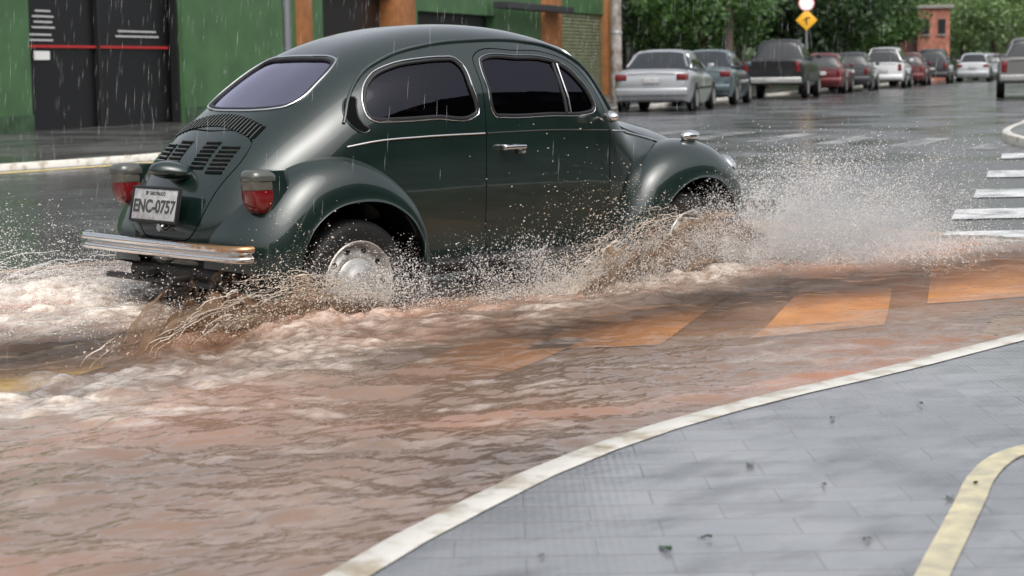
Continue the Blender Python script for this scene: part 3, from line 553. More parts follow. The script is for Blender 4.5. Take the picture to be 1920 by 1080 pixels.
def drops(name,P,D,rad,st,m,label,cat):
    D=D/(np.linalg.norm(D,axis=1)[:,None]+1e-9);A=np.cross(D,np.array([.3,.9,.2]));A/=np.linalg.norm(A,axis=1)[:,None];B=np.cross(D,A)
    V=P[:,None,:]+(OV[None,:,0:1]*D[:,None,:]*(rad*st)[:,None,None]+OV[None,:,1:2]*A[:,None,:]*rad[:,None,None]+OV[None,:,2:3]*B[:,None,:]*rad[:,None,None])
    F=(OF[None]+6*np.arange(len(P))[:,None,None]).reshape(-1,3);o=npmesh(name,V.reshape(-1,3),F,3,m);o["kind"]="stuff";o["label"]=label;o["category"]=cat;return o
G=9.81
def ball(n,x0,y0,s,T,v,vy,vz,z0,xsp=.1,spread=.12,strand=1,top=.6):
    tau=rng.random(n)**.8*T;lm=rng.random(n)**top
    st=vn(tau*22,lm*5.0,int(abs(x0)*10)+3);lm=lm*(1-.4*strand*st)
    vzz=vz*lm*(1+rng.normal(0,spread,n));vyy=vy*(.45+.55*lm)*(1+rng.normal(0,spread*1.4,n))
    x=x0-v*tau*(1+rng.normal(0,.05,n))+rng.normal(0,xsp,n);y=y0+s*vyy*tau+rng.normal(0,.02,n);z=z0+vzz*tau-.5*G*tau**2
    D=np.column_stack([np.full(n,-v*.8)+rng.normal(0,.5,n),s*vyy,vzz-G*tau]);k=z>.06
    return np.column_stack([x,y,z])[k],D[k]
def fingers(nf,n,org,osp,vfn,Tm,sp):
    Pl=[];Dl=[]
    for i in range(nf):
        v0=np.array(vfn());o0=np.array(org)+rng.normal(0,1,3)*np.array(osp);t=(.10+.90*rng.random(n)**.75)*Tm*rng.uniform(.6,1)
        v=v0*(1+rng.normal(0,.06,(n,1)));p=o0+v*t[:,None]+rng.normal(0,1,(n,3))*(sp*(.3+t/Tm))[:,None];p[:,2]-=.5*G*t*t
        d=v.copy();d[:,2]-=G*t;k=p[:,2]>.05;Pl.append(p[k]);Dl.append(d[k])
    return np.concatenate(Pl),np.concatenate(Dl)
def cat_(l):return np.concatenate([a for a,_ in l]),np.concatenate([b for _,b in l])
gc=lambda k,th,mx:min(rng.gamma(k,th),mx)
P,D=cat_([ball(13000,.05,-.78,-1,.48,4.2,.95,2.2,.08,spread=.13,top=.18),ball(7000,.1,-.74,-1,.34,2.6,1.0,2.4,.12,.14,spread=.35),
          ball(14000,2.75,-.80,-1,.48,4.1,.85,2.5,.16,spread=.15,top=.18),ball(13000,2.5,-.82,-1,.42,3.8,.7,2.9,.16,.25,spread=.3,top=.8),ball(13000,1.4,-.85,-1,.34,2.6,.7,1.7,.06,.45,spread=.4)])
drops("mud_splash",P,D,.0010+.0032*rng.random(len(P))**4,1.3+3.0*rng.random(len(P))**2,M_db,"spray of muddy droplets thrown out beside the wheels","splash")
l=[fingers(280,430,(2.95,-.80,.04),(.28,.20,.02),lambda:(rng.uniform(-.4,5.0),rng.normal(-.5,1.0),gc(3.4,.68,3.8)),.33,.042),
   fingers(260,260,(3.4,-.9,.04),(.45,.28,.02),lambda:(rng.uniform(-.5,3.5),rng.normal(-.5,.9),gc(2.4,.66,3.0)),.3,.06),
   fingers(170,200,(2.50,-.86,.08),(.28,.05,.05),lambda:(rng.uniform(-2.6,1.8),rng.uniform(-.8,-.05),rng.uniform(.6,3.1)),.32,.035),
   fingers(80,110,(.0,-.82,.1),(.18,.05,.05),lambda:(rng.uniform(-3.0,.8),rng.uniform(-1.0,-.1),rng.uniform(.6,2.4)),.3,.03),
   fingers(200,200,(-.5,1.0,.05),(1.0,.3,.03),lambda:(rng.uniform(-3.5,-.5),rng.uniform(-.2,2.0),gc(3,.6,2.8)),.4,.06),
   fingers(120,130,(-1.1,.2,.05),(.5,.5,.02),lambda:(rng.uniform(-2,0),rng.uniform(-.5,.5),gc(2.4,.5,2.2)),.25,.045),
   fingers(230,150,(1.4,-.92,.05),(.6,.10,.02),lambda:(rng.uniform(-2.4,0),rng.uniform(-.8,.1),gc(2.6,.62,2.4)),.26,.045)]
P,D=cat_(l);drops("white_splash",P,D,.0009+.0030*rng.random(len(P))**5,1+1.8*rng.random(len(P))**2,M_dw,"white spray of water droplets bursting ahead of the front wheel","splash")
def ligaments(name,x0,y0,s,T,v,vy,vz,z0,n,m,label,lo=.15,rmax=.003):
    Gs=[]
    for i in range(n):
        lm=lo+(1-lo)*random.random()**.5;t0=random.random()**.8*T*.85;dt=random.uniform(.02,.08);vv=v*random.uniform(.90,1.08);w_=random.uniform(.85,1.12);r0=random.uniform(.0008,rmax);pts=[];rr=[]
        ph=random.random()*6;am=random.uniform(.004,.014)
        for k in range(9):
            t=t0+dt*k/8;le=lm*w_;vyy=vy*(.45+.55*lm)*w_
            z=z0*min(1,lm*2)+vz*le*t-.5*G*t*t*min(1,lm*1.2)
            if z<.045:break
            pts.append((x0-vv*t+am*math.sin(k*1.3+ph),y0+s*vyy*t+am*math.cos(k*1.7+ph),z+am*math.sin(k*1.1+ph)));rr.append(r0*(.2+math.sin(math.pi*min(1,(k+.3)/8.6))*(.4+1.0*random.random())))
        if len(pts)>3:Gs.append(g_tube(pts,rr,n=5))
    V,F=merge(Gs);o=add(name,(V,F),m,recalc=False,angle=180);o["kind"]="stuff";o["label"]=label;o["category"]="splash"
ligaments("water_strand",.12,-.77,-1,.50,4.2,.95,2.10,.08,90,M_db,"pale strands of water arcing off the rear wheel",.7,.0022)
ligaments("water_strand",2.85,-.78,-1,.50,4.1,.85,2.35,.17,90,M_db,"pale strands of water arcing off the front wheel",.7,.0022)
ligaments("water_strand",.1,.8,1,.6,4.2,1.4,2.0,.10,90,M_dw,"white strands of water off the far rear wheel",.15,.002)
def sheetmat(name,c1,c2,sx,sl__,thr,thr2,amax=.9,tl_=0,soft=.16):
    m=bpy.data.materials.new(name);m.use_nodes=True;nt=m.node_tree;L=nt.links;b=nt.nodes["Principled BSDF"];b.inputs["Roughness"].default_value=.05
    at=nt.nodes.new("ShaderNodeAttribute");at.attribute_name="lam";au=nt.nodes.new("ShaderNodeAttribute");au.attribute_name="tau";cb=nt.nodes.new("ShaderNodeCombineXYZ")
    m1=nt.nodes.new("ShaderNodeMath");m1.operation='MULTIPLY';m1.inputs[1].default_value=sx;L.new(au.outputs["Fac"],m1.inputs[0]);m2=nt.nodes.new("ShaderNodeMath");m2.operation='MULTIPLY';m2.inputs[1].default_value=sl__;L.new(at.outputs["Fac"],m2.inputs[0])
    L.new(m1.outputs[0],cb.inputs[0]);L.new(m2.outputs[0],cb.inputs[1]);n=nt.nodes.new("ShaderNodeTexNoise");n.inputs["Scale"].default_value=1;n.inputs["Detail"].default_value=9;n.inputs["Roughness"].default_value=.66;n.inputs["Distortion"].default_value=.7;L.new(cb.outputs[0],n.inputs[0])
    r=nt.nodes.new("ShaderNodeValToRGB");L.new(n.outputs[0],r.inputs[0]);r.color_ramp.elements[0].position=.46;r.color_ramp.elements[1].position=.68;r.color_ramp.elements[0].color=(*c1,1);r.color_ramp.elements[1].color=(*c2,1);L.new(r.outputs[0],b.inputs["Base Color"])
    mr=nt.nodes.new("ShaderNodeMapRange");L.new(at.outputs["Fac"],mr.inputs[0]);mr.inputs[3].default_value=thr;mr.inputs[4].default_value=thr2
    sb=nt.nodes.new("ShaderNodeMath");sb.operation='SUBTRACT';L.new(n.outputs[0],sb.inputs[0]);L.new(mr.outputs[0],sb.inputs[1]);al=nt.nodes.new("ShaderNodeMapRange");L.new(sb.outputs[0],al.inputs[0]);al.inputs[1].default_value=0;al.inputs[2].default_value=soft;al.inputs[3].default_value=0;al.inputs[4].default_value=amax
    tr=nt.nodes.new("ShaderNodeBsdfTransparent");ms=nt.nodes.new("ShaderNodeMixShader");L.new(al.outputs[0],ms.inputs[0]);L.new(tr.outputs[0],ms.inputs[1])
    t2=nt.nodes.new("ShaderNodeBsdfTranslucent");L.new(r.outputs[0],t2.inputs[0]);m4=nt.nodes.new("ShaderNodeMixShader");m4.inputs[0].default_value=tl_;L.new(b.outputs[0],m4.inputs[1]);L.new(t2.outputs[0],m4.inputs[2])
    L.new(m4.outputs[0],ms.inputs[2]);L.new(ms.outputs[0],nt.nodes["Material Output"].inputs[0])
    bp=nt.nodes.new("ShaderNodeBump");bp.inputs["Distance"].default_value=.02;bp.inputs["Strength"].default_value=.55;L.new(n.outputs[0],bp.inputs["Height"]);L.new(bp.outputs[0],b.inputs["Normal"]);return m
M_sh=sheetmat("muddy_sheet",(.20,.10,.038),(.60,.46,.33),9,4,.16,.47,.95,.4,.14)
M_sw_=sheetmat("white_sheet",(.70,.66,.62),(.94,.92,.90),13,12,.34,.58,.75,.4,.22)
def curtain(name,x0,y0,s,T,v,vy,vz,z0,m,label,seed):
    nt_,nl=180,60;tt,ll=np.meshgrid(np.linspace(.0,T,nt_),np.linspace(0,1,nl));wob=.78+.44*vn(tt*10,ll*1.5,seed)+.14*(vn(tt*50,ll*3,seed+9)-.5)
    le=ll*wob;vyy=vy*(.45+.55*ll)*(.9+.2*vn(tt*16,ll*6,seed+5))
    x=x0-v*tt+.03*(vn(tt*30,ll*9,seed+3)-.5);y=y0+s*vyy*tt;z=z0*np.minimum(1,ll*2)+vz*le*tt-.5*G*tt**2*np.minimum(1,ll*1.2);z=np.maximum(z,.03+.02*ll)
    V=np.column_stack([x.ravel(),y.ravel(),z.ravel()]);i,j=np.meshgrid(np.arange(nt_-1),np.arange(nl-1));a=(j*nt_+i).ravel()
    o=npmesh(name,V,np.column_stack([a,a+1,a+nt_+1,a+nt_]),4,m,{"lam":ll.ravel(),"tau":tt.ravel()});o["kind"]="stuff";o["label"]=label;o["category"]="splash";return o
curtain("water_sheet",.15,-.77,-1,.50,4.2,.95,2.15,.08,M_sh,"curved sheet of brown water thrown off the rear wheel",3)
curtain("water_sheet",3.0,-.78,-1,.52,4.1,.85,2.25,.22,M_sh,"curved sheet of brown water thrown off the front wheel",8)
curtain("water_sheet",2.75,-.85,-1,.48,4.3,1.2,1.6,.08,M_sh,"low fan of brown water spreading from the front wheel",12)
curtain("water_sheet",.1,-.80,-1,.44,4.2,1.3,1.4,.06,M_sh,"low fan of brown water spreading from the rear wheel",15)
curtain("water_sheet",1.6,-.85,-1,.36,3.8,.8,1.6,.05,M_sw_,"ragged white water churned along the sill",17)
curtain("water_sheet",.1,.8,1,.6,4.2,1.3,2.2,.10,M_sw_,"sheet of muddy water off the far rear wheel",19)
curtain("water_sheet",2.9,-.75,-1,.36,-3.4,.9,2.5,.06,M_sw_,"white plume of water pushed ahead of the front wheel",23)
curtain("water_sheet",2.9,-.8,-1,.34,-2.0,1.7,2.2,.06,M_sw_,"white plume of water pushed outward at the front wheel",27)
curtain("water_sheet",3.0,-.6,-1,.36,-3.9,.1,2.2,.06,M_sw_,"white plume of water pushed ahead of the bumper",31)
curtain("water_sheet",3.0,-.9,-1,.34,-4.3,1.3,1.6,.05,M_sw_,"low white fan of water ahead of the front wheel",37)
mv=bpy.data.materials.new("spray_mist");mv.use_nodes=True;nt=mv.node_tree;nt.nodes.clear();L=nt.links;o_=nt.nodes.new("ShaderNodeOutputMaterial");vs=nt.nodes.new("ShaderNodeVolumeScatter");vs.inputs["Color"].default_value=(.99,.98,.97,1)
tc=nt.nodes.new("ShaderNodeTexCoord");ln=nt.nodes.new("ShaderNodeVectorMath");ln.operation='LENGTH';L.new(tc.outputs["Object"],ln.inputs[0]);mr=nt.nodes.new("ShaderNodeMapRange");L.new(ln.outputs["Value"],mr.inputs[0]);mr.inputs[1].default_value=1.0;mr.inputs[2].default_value=.1;mr.inputs[3].default_value=-.2;mr.inputs[4].default_value=.3
n=nt.nodes.new("ShaderNodeTexNoise");n.inputs["Scale"].default_value=4.5;n.inputs["Detail"].default_value=4;n.inputs["Roughness"].default_value=.65;L.new(tc.outputs["Object"],n.inputs[0]);a1_=nt.nodes.new("ShaderNodeMath");L.new(n.outputs[0],a1_.inputs[0]);L.new(mr.outputs[0],a1_.inputs[1])
m3=nt.nodes.new("ShaderNodeMapRange");L.new(a1_.outputs[0],m3.inputs[0]);m3.inputs[1].default_value=.40;m3.inputs[2].default_value=.9;m3.inputs[3].default_value=0;m3.inputs[4].default_value=2.2;L.new(m3.outputs[0],vs.inputs["Density"]);L.new(vs.outputs[0],o_.inputs["Volume"])
bm=bmesh.new();bmesh.ops.create_icosphere(bm,subdivisions=3,radius=1);me=bpy.data.meshes.new("mist");bm.to_mesh(me);bm.free();me.materials.append(mv)
o=bpy.data.objects.new("spray_mist",me);COL.objects.link(o);o.location=(3.40,-1.0,.20);o.scale=(1.10,.70,.50);o["kind"]="stuff";o["label"]="fine white mist hanging over the churned flood water";o["category"]="mist"
n=1900;s=rng.uniform(6,36,n);la=rng.uniform(-.30,.30,n)*s;P=np.column_stack([cx+.6724*s+.7402*la,cy+.7402*s-.6724*la,rng.uniform(.1,3.6,n)]);D=np.tile(np.array([[-.12,-.05,-1]]),(n,1))+rng.normal(0,.02,(n,3))
drops("rain",P,D,.0005+.00005*s,40+30*rng.random(n),M_rain,"fine slanting rain falling over the wet street","rain")

# ================================================================ PARKED CARS
def parked(name,label,cat,rr,heading,colr,kind="sedan",L_=4.4,W=1.72,Ht=1.42,metal=.3,rearL=M_red,grp="cars parked along the kerb"):
    hx,hy=math.cos(heading),math.sin(heading);loc=(rr[0]-hy*W/2,rr[1]+hx*W/2,hz(rr))
    e=thing(name,label,cat,loc,heading,grp);hw=W/2
    pt=mat(name+"_paint",colr,.3,metal=metal,coat=.8 if kind!="pickup" else .35)
    if kind=="sedan":
        B=[(0,.72,.80,.36),(.03,.86,.90,.28),(.12,.955,.96,.24),(.5,.975,1,.22),(.95,.98,1,.22),(2.2,.93,1,.2),(3.2,.92,1,.2),(3.5,.88,.99,.2),(4.1,.76,.95,.22),(4.34,.62,.88,.26),(4.4,.5,.8,.3)]
        Gh=[(.62,.965,.80),(.95,1.20,.82),(1.28,1.37,.80),(1.7,1.42,.80),(2.3,1.40,.80),(2.7,1.30,.81),(3.25,.93,.84)]
    elif kind=="hatch":
        B=[(0,.70,.84,.36),(.03,.88,.93,.28),(.10,.93,.97,.24),(.5,.93,1,.22),(2.2,.92,1,.2),(2.9,.90,1,.2),(3.5,.80,.96,.22),(3.8,.65,.88,.26),(3.86,.5,.8,.3)]
        Gh=[(.06,.92,.84),(.18,1.16,.83),(.34,1.36,.80),(.8,1.43,.80),(1.6,1.43,.80),(2.1,1.33,.81),(2.8,.91,.84)]
    elif kind=="suv":
        B=[(0,.95,.86,.42),(.03,1.05,.94,.34),(.10,1.08,.98,.32),(.5,1.08,1,.3),(3.0,1.05,1,.3),(3.3,1.02,1,.3),(4.0,.92,.95,.32),(4.25,.72,.88,.36),(4.3,.6,.8,.4)]
        Gh=[(.06,1.07,.86),(.14,1.35,.85),(.24,1.58,.82),(.8,1.66,.82),(2.2,1.64,.82),(2.6,1.52,.83),(3.2,1.04,.86)]
    else:
        B=[(0,1.08,.95,.50),(.02,1.14,.97,.46),(.06,1.15,.99,.44),(.5,1.15,1,.42),(1.6,1.15,1,.4),(3.8,1.08,1,.38),(4.6,1.0,.97,.4),(4.95,.8,.9,.44),(5.0,.65,.82,.48)]
        Gh=[(1.62,1.12,.78),(1.70,1.40,.77),(1.80,1.64,.74),(2.3,1.70,.74),(3.0,1.67,.74),(3.35,1.52,.76),(3.95,1.08,.80)]
    sc_=L_/(B[-1][0]);zs=Ht/max(g_[1] for g_ in Gh)
    S=np.array([(x*sc_,zt*zs,hw*wf,zb,5.5,4.5,.45) for x,zt,wf,zb in B]);Sb=interpST(S,46)
    b_=add("body",loft(Sb,4,12),pt,e,angle=35)
    gb=B[3][1]*zs-.04
    S=np.array([(x*sc_,zt*zs,hw*wf,gb,3.6,3.2,.15) for x,zt,wf in Gh]);Sg=interpST(S,30);gl=add("window",loft(Sg,3,12),M_cg,e,angle=50)
    bt=BVHTree.FromPolygons([Vector(p) for p in loft(Sg,3,12)[0]],loft(Sg,3,12)[1])
    def pt_(x,y,z,d):
        l,nn,_,_=bt.ray_cast(Vector((x,y,z)),Vector(d));return l
    x0=Gh[2][0]*sc_;x1=Gh[-3][0]*sc_;rows=[]
    for x in np.linspace(x0-.05,x1+.05,14):
        row=[]
        for y in np.linspace(-.78,.78,13)*hw*(.80 if kind!="pickup" else .72):
            l=pt_(x,y,4,(0,0,-1));row.append((l.x,l.y,l.z+.012) if l else (x,y,Ht))
        rows.append(row)
    add("roof",g_grid(rows),pt,e)
    def rail(pts,rad):
        for s in(-1,1):
            q=[]
            for x,z in pts:
                l=pt_(x,s*3,z,(0,-s,0))
                if l:q.append((l.x,l.y+s*.003,l.z))
            if len(q)>1:add("pillar",g_tube(q,rad),pt,e)
    zt_=lambda x:float(np.interp(x,Sg[:,0],Sg[:,1]))
    xx=np.linspace(Gh[0][0]*sc_+.03,Gh[-1][0]*sc_-.05,24);rail([(x,zt_(x)-.055) for x in xx],.032)
    mid=(Gh[1][0]+Gh[-2][0])/2*sc_;rail([(mid,gb+.04),(mid,zt_(mid)-.08)],.03)
    cw=(Gh[1][0]+.35)*sc_
    if kind in("sedan","hatch","suv"):rail([(cw-.1,gb+.04),(cw+.02,zt_(cw)-.08)],.05)
    zl=B[2][1]*zs;hl={"sedan":.16,"hatch":.24,"suv":.3,"pickup":.34}[kind]
    for s in(-1,1):
        add("tail_light",g_box((.035,s*(hw*.93-.13),zl-.03-hl/2-.06),(.11,.28 if kind=="sedan" else .16,hl),.035,3),rearL,e)
    add("rear_bumper",g_box((.02,0,.47 if kind!="pickup" else .58),(.16,W*.93,.20),.05,3),pt if kind!="pickup" else M_steel,e)
    p_=add("number_plate",g_box((-.035 if kind=="sedan" else -.02,0,.72*zs if kind!="pickup" else .60),(.03,.40,.13),.01),M_plate,e)
    if kind=="pickup":p_.location.x=-.05
    add("tailgate_seam",g_tube([(-.004,-hw*.62,zl-.1),(-.006,0,zl-.08),(-.004,hw*.62,zl-.1)],.01),M_black,e)
    wr=.31 if kind in("sedan","hatch") else .36
    for x in(.20*L_,.80*L_):
        for s in(-1,1):
            c=(x,0,wr);y0=s*(hw-.10)
            add("wheel_arch",g_lathe([(wr+.05,s*hw*1.0-s*.02),(wr+.05,s*hw*1.0+s*.006),(0,s*hw*1.0+s*.006)],28,'y',(x,0,wr+.01)),M_black,e)
            t_=add("wheel",g_lathe([(wr*.6,y0-.08*s),(wr*.95,y0-.09*s),(wr,y0-.05*s),(wr,y0+.09*s),(wr*.93,y0+.125*s),(wr*.64,y0+.12*s),(wr*.6,y0+.09*s)],28,'y',c),M_rubber,e)
            add("rim",g_lathe([(wr*.63,y0+.118*s),(wr*.58,y0+.11*s),(wr*.3,y0+.125*s),(0,y0+.13*s)],20,'y',c),M_steel,t_)
    for s in(-1,1):
        add("side_mirror",g_box((Gh[-2][0]*sc_+.05,s*(hw+.06),gb+.10),(.10,.16,.12),.03),pt,e)
        add("side_moulding",g_box((L_*.5,s*(hw+.004),.55),(L_*.42,.014,.05),.004),M_black,e)
    return e
M_cg=mat("car_glass",(.015,.018,.02),.06,spec=.8)
parked("parked_car","silver sedan with red tail lights parked by the kerb","car",(27.2,21.9),math.radians(33),(.38,.39,.41),"sedan",W=1.84,metal=.6,Ht=1.46)
parked("parked_car","dark teal sedan parked behind a silver sedan","car",(32.9,25.6),math.radians(33),(.06,.09,.10),"sedan",4.4,1.72,1.5)
parked("parked_pickup","black pickup truck parked in the kerb row","pickup truck",(40.6,29.4),math.radians(32),(.006,.006,.007),"pickup",5.0,2.0,1.85,0)
parked("parked_car","small dark red hatchback parked in the row","car",(48.5,34.0),math.radians(32),(.11,.010,.012),"hatch",3.9,1.65,1.45)
parked("parked_car","dark grey hatchback parked in the row","car",(53.5,36.6),math.radians(32),(.04,.042,.045),"hatch",3.9,1.65,1.5)
parked("parked_car","white tall car parked in the row","car",(60,39.8),math.radians(31),(.65,.66,.67),"suv",4.2,1.75,1.7)
parked("parked_car","red car parked in the row","car",(66.5,43.4),math.radians(31),(.12,.02,.02),"hatch",3.9,1.65,1.5)
parked("parked_car","dark car parked in the row","car",(73.5,47.0),math.radians(31),(.03,.03,.035),"suv",4.2,1.75,1.7)
parked("parked_car","silver sedan parked farther down the street","car",(80,49.0),math.radians(31),(.5,.52,.54),"sedan",4.4,1.72,1.5)
parked("parked_car","pale grey hatchback parked farther down the street","car",(88,53.5),math.radians(31),(.4,.42,.44),"hatch",3.9,1.65,1.5)
parked("parked_car","dark car parked at the end of the row","car",(97,58.5),math.radians(31),(.05,.05,.055),"hatch",3.9,1.65,1.5)
parked("parked_pickup","grey pickup truck waiting by the opposite kerb","pickup truck",(42.0,21.2),math.radians(33),(.17,.165,.16),"pickup",5.0,1.85,1.72)

# ================================================================ BUILDINGS
M_gw=mat("green_wall",(.055,.125,.050),.5,var=.15,vscale=1.2,bump=.1,bscale=20);M_or=mat("orange_column",(.30,.12,.04),.5,var=.15);M_dk=mat("dark_doorway",(.005,.005,.006),.4);M_gl=mat("green_shutter",(.19,.21,.13),.5,var=.2)
M_cn=mat("concrete",(.22,.21,.19),.7,var=.2)
fa=math.radians(29.5);bd=thing("green_building","green painted shop building with dark openings and orange columns","building",(11,22.9,.28),fa)
def fb(s0,s1,z0,z1,d0,d1,bev=0): return g_box(((s0+s1)/2,(d0+d1)/2,(z0+z1)/2),(s1-s0,d1-d0,z1-z0),bev)
z0=-.2
wall=[fb(-12,-.15,z0,5.5,0,8),fb(5.6,11.2,z0,5.5,0,8),fb(-.15,5.6,3.2,5.5,0,8),fb(11.9,12.8,z0,5.5,.02,8),fb(12.8,17.4,3.0,5.5,.02,8),fb(18.7,19.2,z0,5.5,.02,8),fb(19.2,25.8,2.6,5.5,.02,8),fb(19.2,25.8,z0,.5,.02,.3),fb(25.8,30.6,z0,5.5,.02,8),fb(32.5,38.3,2.9,5.5,.02,8)]
add("wall",merge(wall),M_gw,bd,smooth=False)
M_pn=mat("dark_plinth",(.035,.07,.035),.5,var=.3)
for a_,b_ in((5.6,11.2),(-12,-.15)):add("wall_base",fb(a_,b_,z0,.30,-.03,-.001),M_pn,bd,smooth=False)
for s0,s1 in((11.2,11.9),(17.4,18.7),(30.6,32.5),(38.3,39.4)):add("column",fb(s0,s1,z0,5.5,-.12,.6,.02),M_or,bd)
dd=add("doorway",fb(-.15,5.6,z0,3.2,.30,.36),M_dk,bd,smooth=False)
add("shop_window",fb(12.8,17.4,z0,3.0,.4,.5),M_dk,bd,smooth=False);add("shop_window",fb(19.2,25.8,.5,2.6,.31,.4),M_dk,bd,smooth=False)
for a_,b_,c_,d_,e_,f_ in((-.15,-.03,z0,3.2,.1,.25),(2.55,2.63,z0,3.2,.2,.29),(5.5,5.6,z0,3.2,.1,.25)):add("door_frame",fb(a_,b_,c_,d_,e_,f_),M_black,dd,smooth=False)
add("red_stripe",fb(0,5.4,1.50,1.55,.24,.29),mat("red_stripe",(.40,.02,.02),.4),dd,smooth=False)
M_let=mat("pale_lettering",(.45,.45,.45),.5)
def notice(s,z,lines):
    for i,wd in enumerate(lines):add("notice_line",fb(s-wd/2,s+wd/2,z-.10*i,z-.10*i+.035,.26,.285),M_let,dd,smooth=False)
notice(.75,2.15,[.5,.7,.6,.75]);notice(4.2,1.82,[1.5,1.7]);notice(.55,1.72,[.9,1.0]);notice(2.3,2.9,[.6,.5,.6,.4,.5])
add("notice_panel",fb(.4,.9,1.28,1.44,.25,.28),M_white,dd,smooth=False)
SL=[fb(32.5,38.3,.0+.12*k,.07+.12*k,.1,.16) for k in range(25)];add("shutter",merge(SL+[fb(32.5,38.3,z0,2.9,.14,.25)]),M_gl,bd,smooth=False)
add("awning_board",fb(25.0,32.0,2.80,3.0,-.7,-.2,.01),mat("dark_board",(.03,.03,.035),.5),bd,smooth=False)
def block(name,label,loc,rot,w_,d_,h_,m,floors,cols):
    e=thing(name,label,"building",loc,rot);add("wall",g_box((w_/2,d_/2,h_/2),(w_,d_,h_)),m,e,smooth=False)
    add("roof",g_box((w_/2,d_/2,h_+.1),(w_+.4,d_+.4,.2),.02),M_cn,e,smooth=False)
    for f_ in range(floors):
        for c_ in range(cols):
            x=w_*(c_+.5)/cols;z=h_*(f_+.5)/floors
            o=add("window",g_box((x,-.02,z),(w_/cols*.45,.06,h_/floors*.42),.01),M_cg,e,smooth=False);add("sill",g_box((x,-.06,z-h_/floors*.24),(w_/cols*.55,.12,.08)),M_cn,o,smooth=False)
    return e
M_br=mat("red_brick",(.32,.12,.08),.7,var=.3,vscale=3)
block("brick_house","red brick house among trees beside the street",(88,59.3,.2),math.radians(-42),1.9,5,4.2,M_br,2,2)
block("shop_building","grey street building beyond the green shop",(52,49,.1),math.radians(30),30,10,8,mat("grey_wall",(.12,.13,.10),.7,var=.2),2,9)
block("unseen_building","dark rendered building added out of view, reflected in the car",(30,-17,.12),math.radians(180),26,9,8,mat("dark_render",(.05,.055,.05),.7,var=.3),2,8)  # unseen building, added to darken the reflections in the car's side
block("unseen_building","brown brick building added out of view, reflected in the car",(2,-18,.12),math.radians(180),26,9,6.5,mat("brown_brick",(.07,.045,.03),.7,var=.3),2,8)  # second unseen building, added for the same dark reflections

# ================================================================ TREES
def leafmat(name,c1,c2,tr=.3):
    m=mat(name,c1,.5,col2=c2,vscale=1.3);nt=m.node_tree;b=nt.nodes["Principled BSDF"];tl_=nt.nodes.new("ShaderNodeBsdfTranslucent");tl_.inputs[0].default_value=(c2[0]*1.3,c2[1]*1.5,c2[2],1);ms=nt.nodes.new("ShaderNodeMixShader");ms.inputs[0].default_value=tr
    nt.links.new(b.outputs[0],ms.inputs[1]);nt.links.new(tl_.outputs[0],ms.inputs[2]);nt.links.new(ms.outputs[0],nt.nodes["Material Output"].inputs[0]);return m
LM=[leafmat("foliage_dark",(.012,.028,.010),(.035,.080,.020),.15),leafmat("foliage_mid",(.025,.055,.015),(.08,.16,.04),.25),leafmat("foliage_light",(.10,.15,.07),(.26,.36,.16))]
M_bark=mat("bark",(.07,.055,.04),.85,var=.3,vscale=8,bump=.5,bscale=15)
def crown_mesh(R,Hh,zc,nc,nl,ls,seed):
    r=np.random.default_rng(seed);d=r.normal(size=(nc,3));d/=np.linalg.norm(d,axis=1)[:,None];rad=r.random(nc)**.45;C=d*rad[:,None]*np.array([R,R,Hh])+np.array([0,0,zc])
    P=np.repeat(C,nl,0)+r.normal(size=(nc*nl,3))*np.array([R*.15,R*.15,Hh*.12]);n=len(P)
    a=r.normal(size=(n,3));a/=np.linalg.norm(a,axis=1)[:,None];b=np.cross(a,r.normal(size=(n,3)));b/=np.linalg.norm(b,axis=1)[:,None];s=ls*(.6+.8*r.random(n))[:,None]
    V=np.stack([P-a*s,P+b*s*.5,P+a*s,P-b*s*.5],1).reshape(-1,3);return V,np.arange(4*n).reshape(-1,4),C
TV=[]
for k,(R,Hh,zc,th,ls) in enumerate([(3.6,2.8,4.9,3.6,.17),(3.0,2.4,3.9,2.6,.16),(4.5,3.6,5.8,4.4,.2)]):
    V,F,C=crown_mesh(R,Hh,zc,85,95,ls,50+k)
    me=bpy.data.meshes.new("crown");me.vertices.add(len(V));me.vertices.foreach_set("co",V.astype(np.float32).ravel());me.loops.add(len(F)*4);me.loops.foreach_set("vertex_index",F.astype(np.int32).ravel());me.polygons.add(len(F));me.polygons.foreach_set("loop_start",(np.arange(len(F))*4).astype(np.int32));me.polygons.foreach_set("loop_total",np.full(len(F),4,np.int32));me.update(calc_edges=True)
    tr_=[g_tube(cr([(0,0,-.1),(.1,.05,th*.4),(-.05,.1,th*.8),(0,0,zc+.5)],12),np.linspace(.24,.08,12),n=10)]
    for c in C[::7]:
        tr_.append(g_tube(cr([(0,.05,th*.75),tuple(np.array([0,0,th*.95])*.6+c*.4),tuple(c)],7),np.linspace(.09,.02,7),n=6))
    TV.append((me,me_from("trunk",merge(tr_))))
for _,t in TV:
    t.materials.append(M_bark);t.polygons.foreach_set("use_smooth",[True]*len(t.polygons))
MC={}
def tree(x,y,k,lm,sc_,rot,label,cat="tree"):
    e=thing("tree",label,cat,(x,y,hz((x,y))),rot,"street trees");e.scale=(sc_,)*3
    t=bpy.data.objects.new("trunk",TV[k][1]);COL.objects.link(t);t.parent=e
    key=(k,lm)
    if key not in MC:
        m_=TV[k][0].copy();m_.materials.append(LM[lm]);MC[key]=m_
    c=bpy.data.objects.new("crown",MC[key]);COL.objects.link(c);c.parent=e
LB="leafy green street tree behind the row of parked cars"
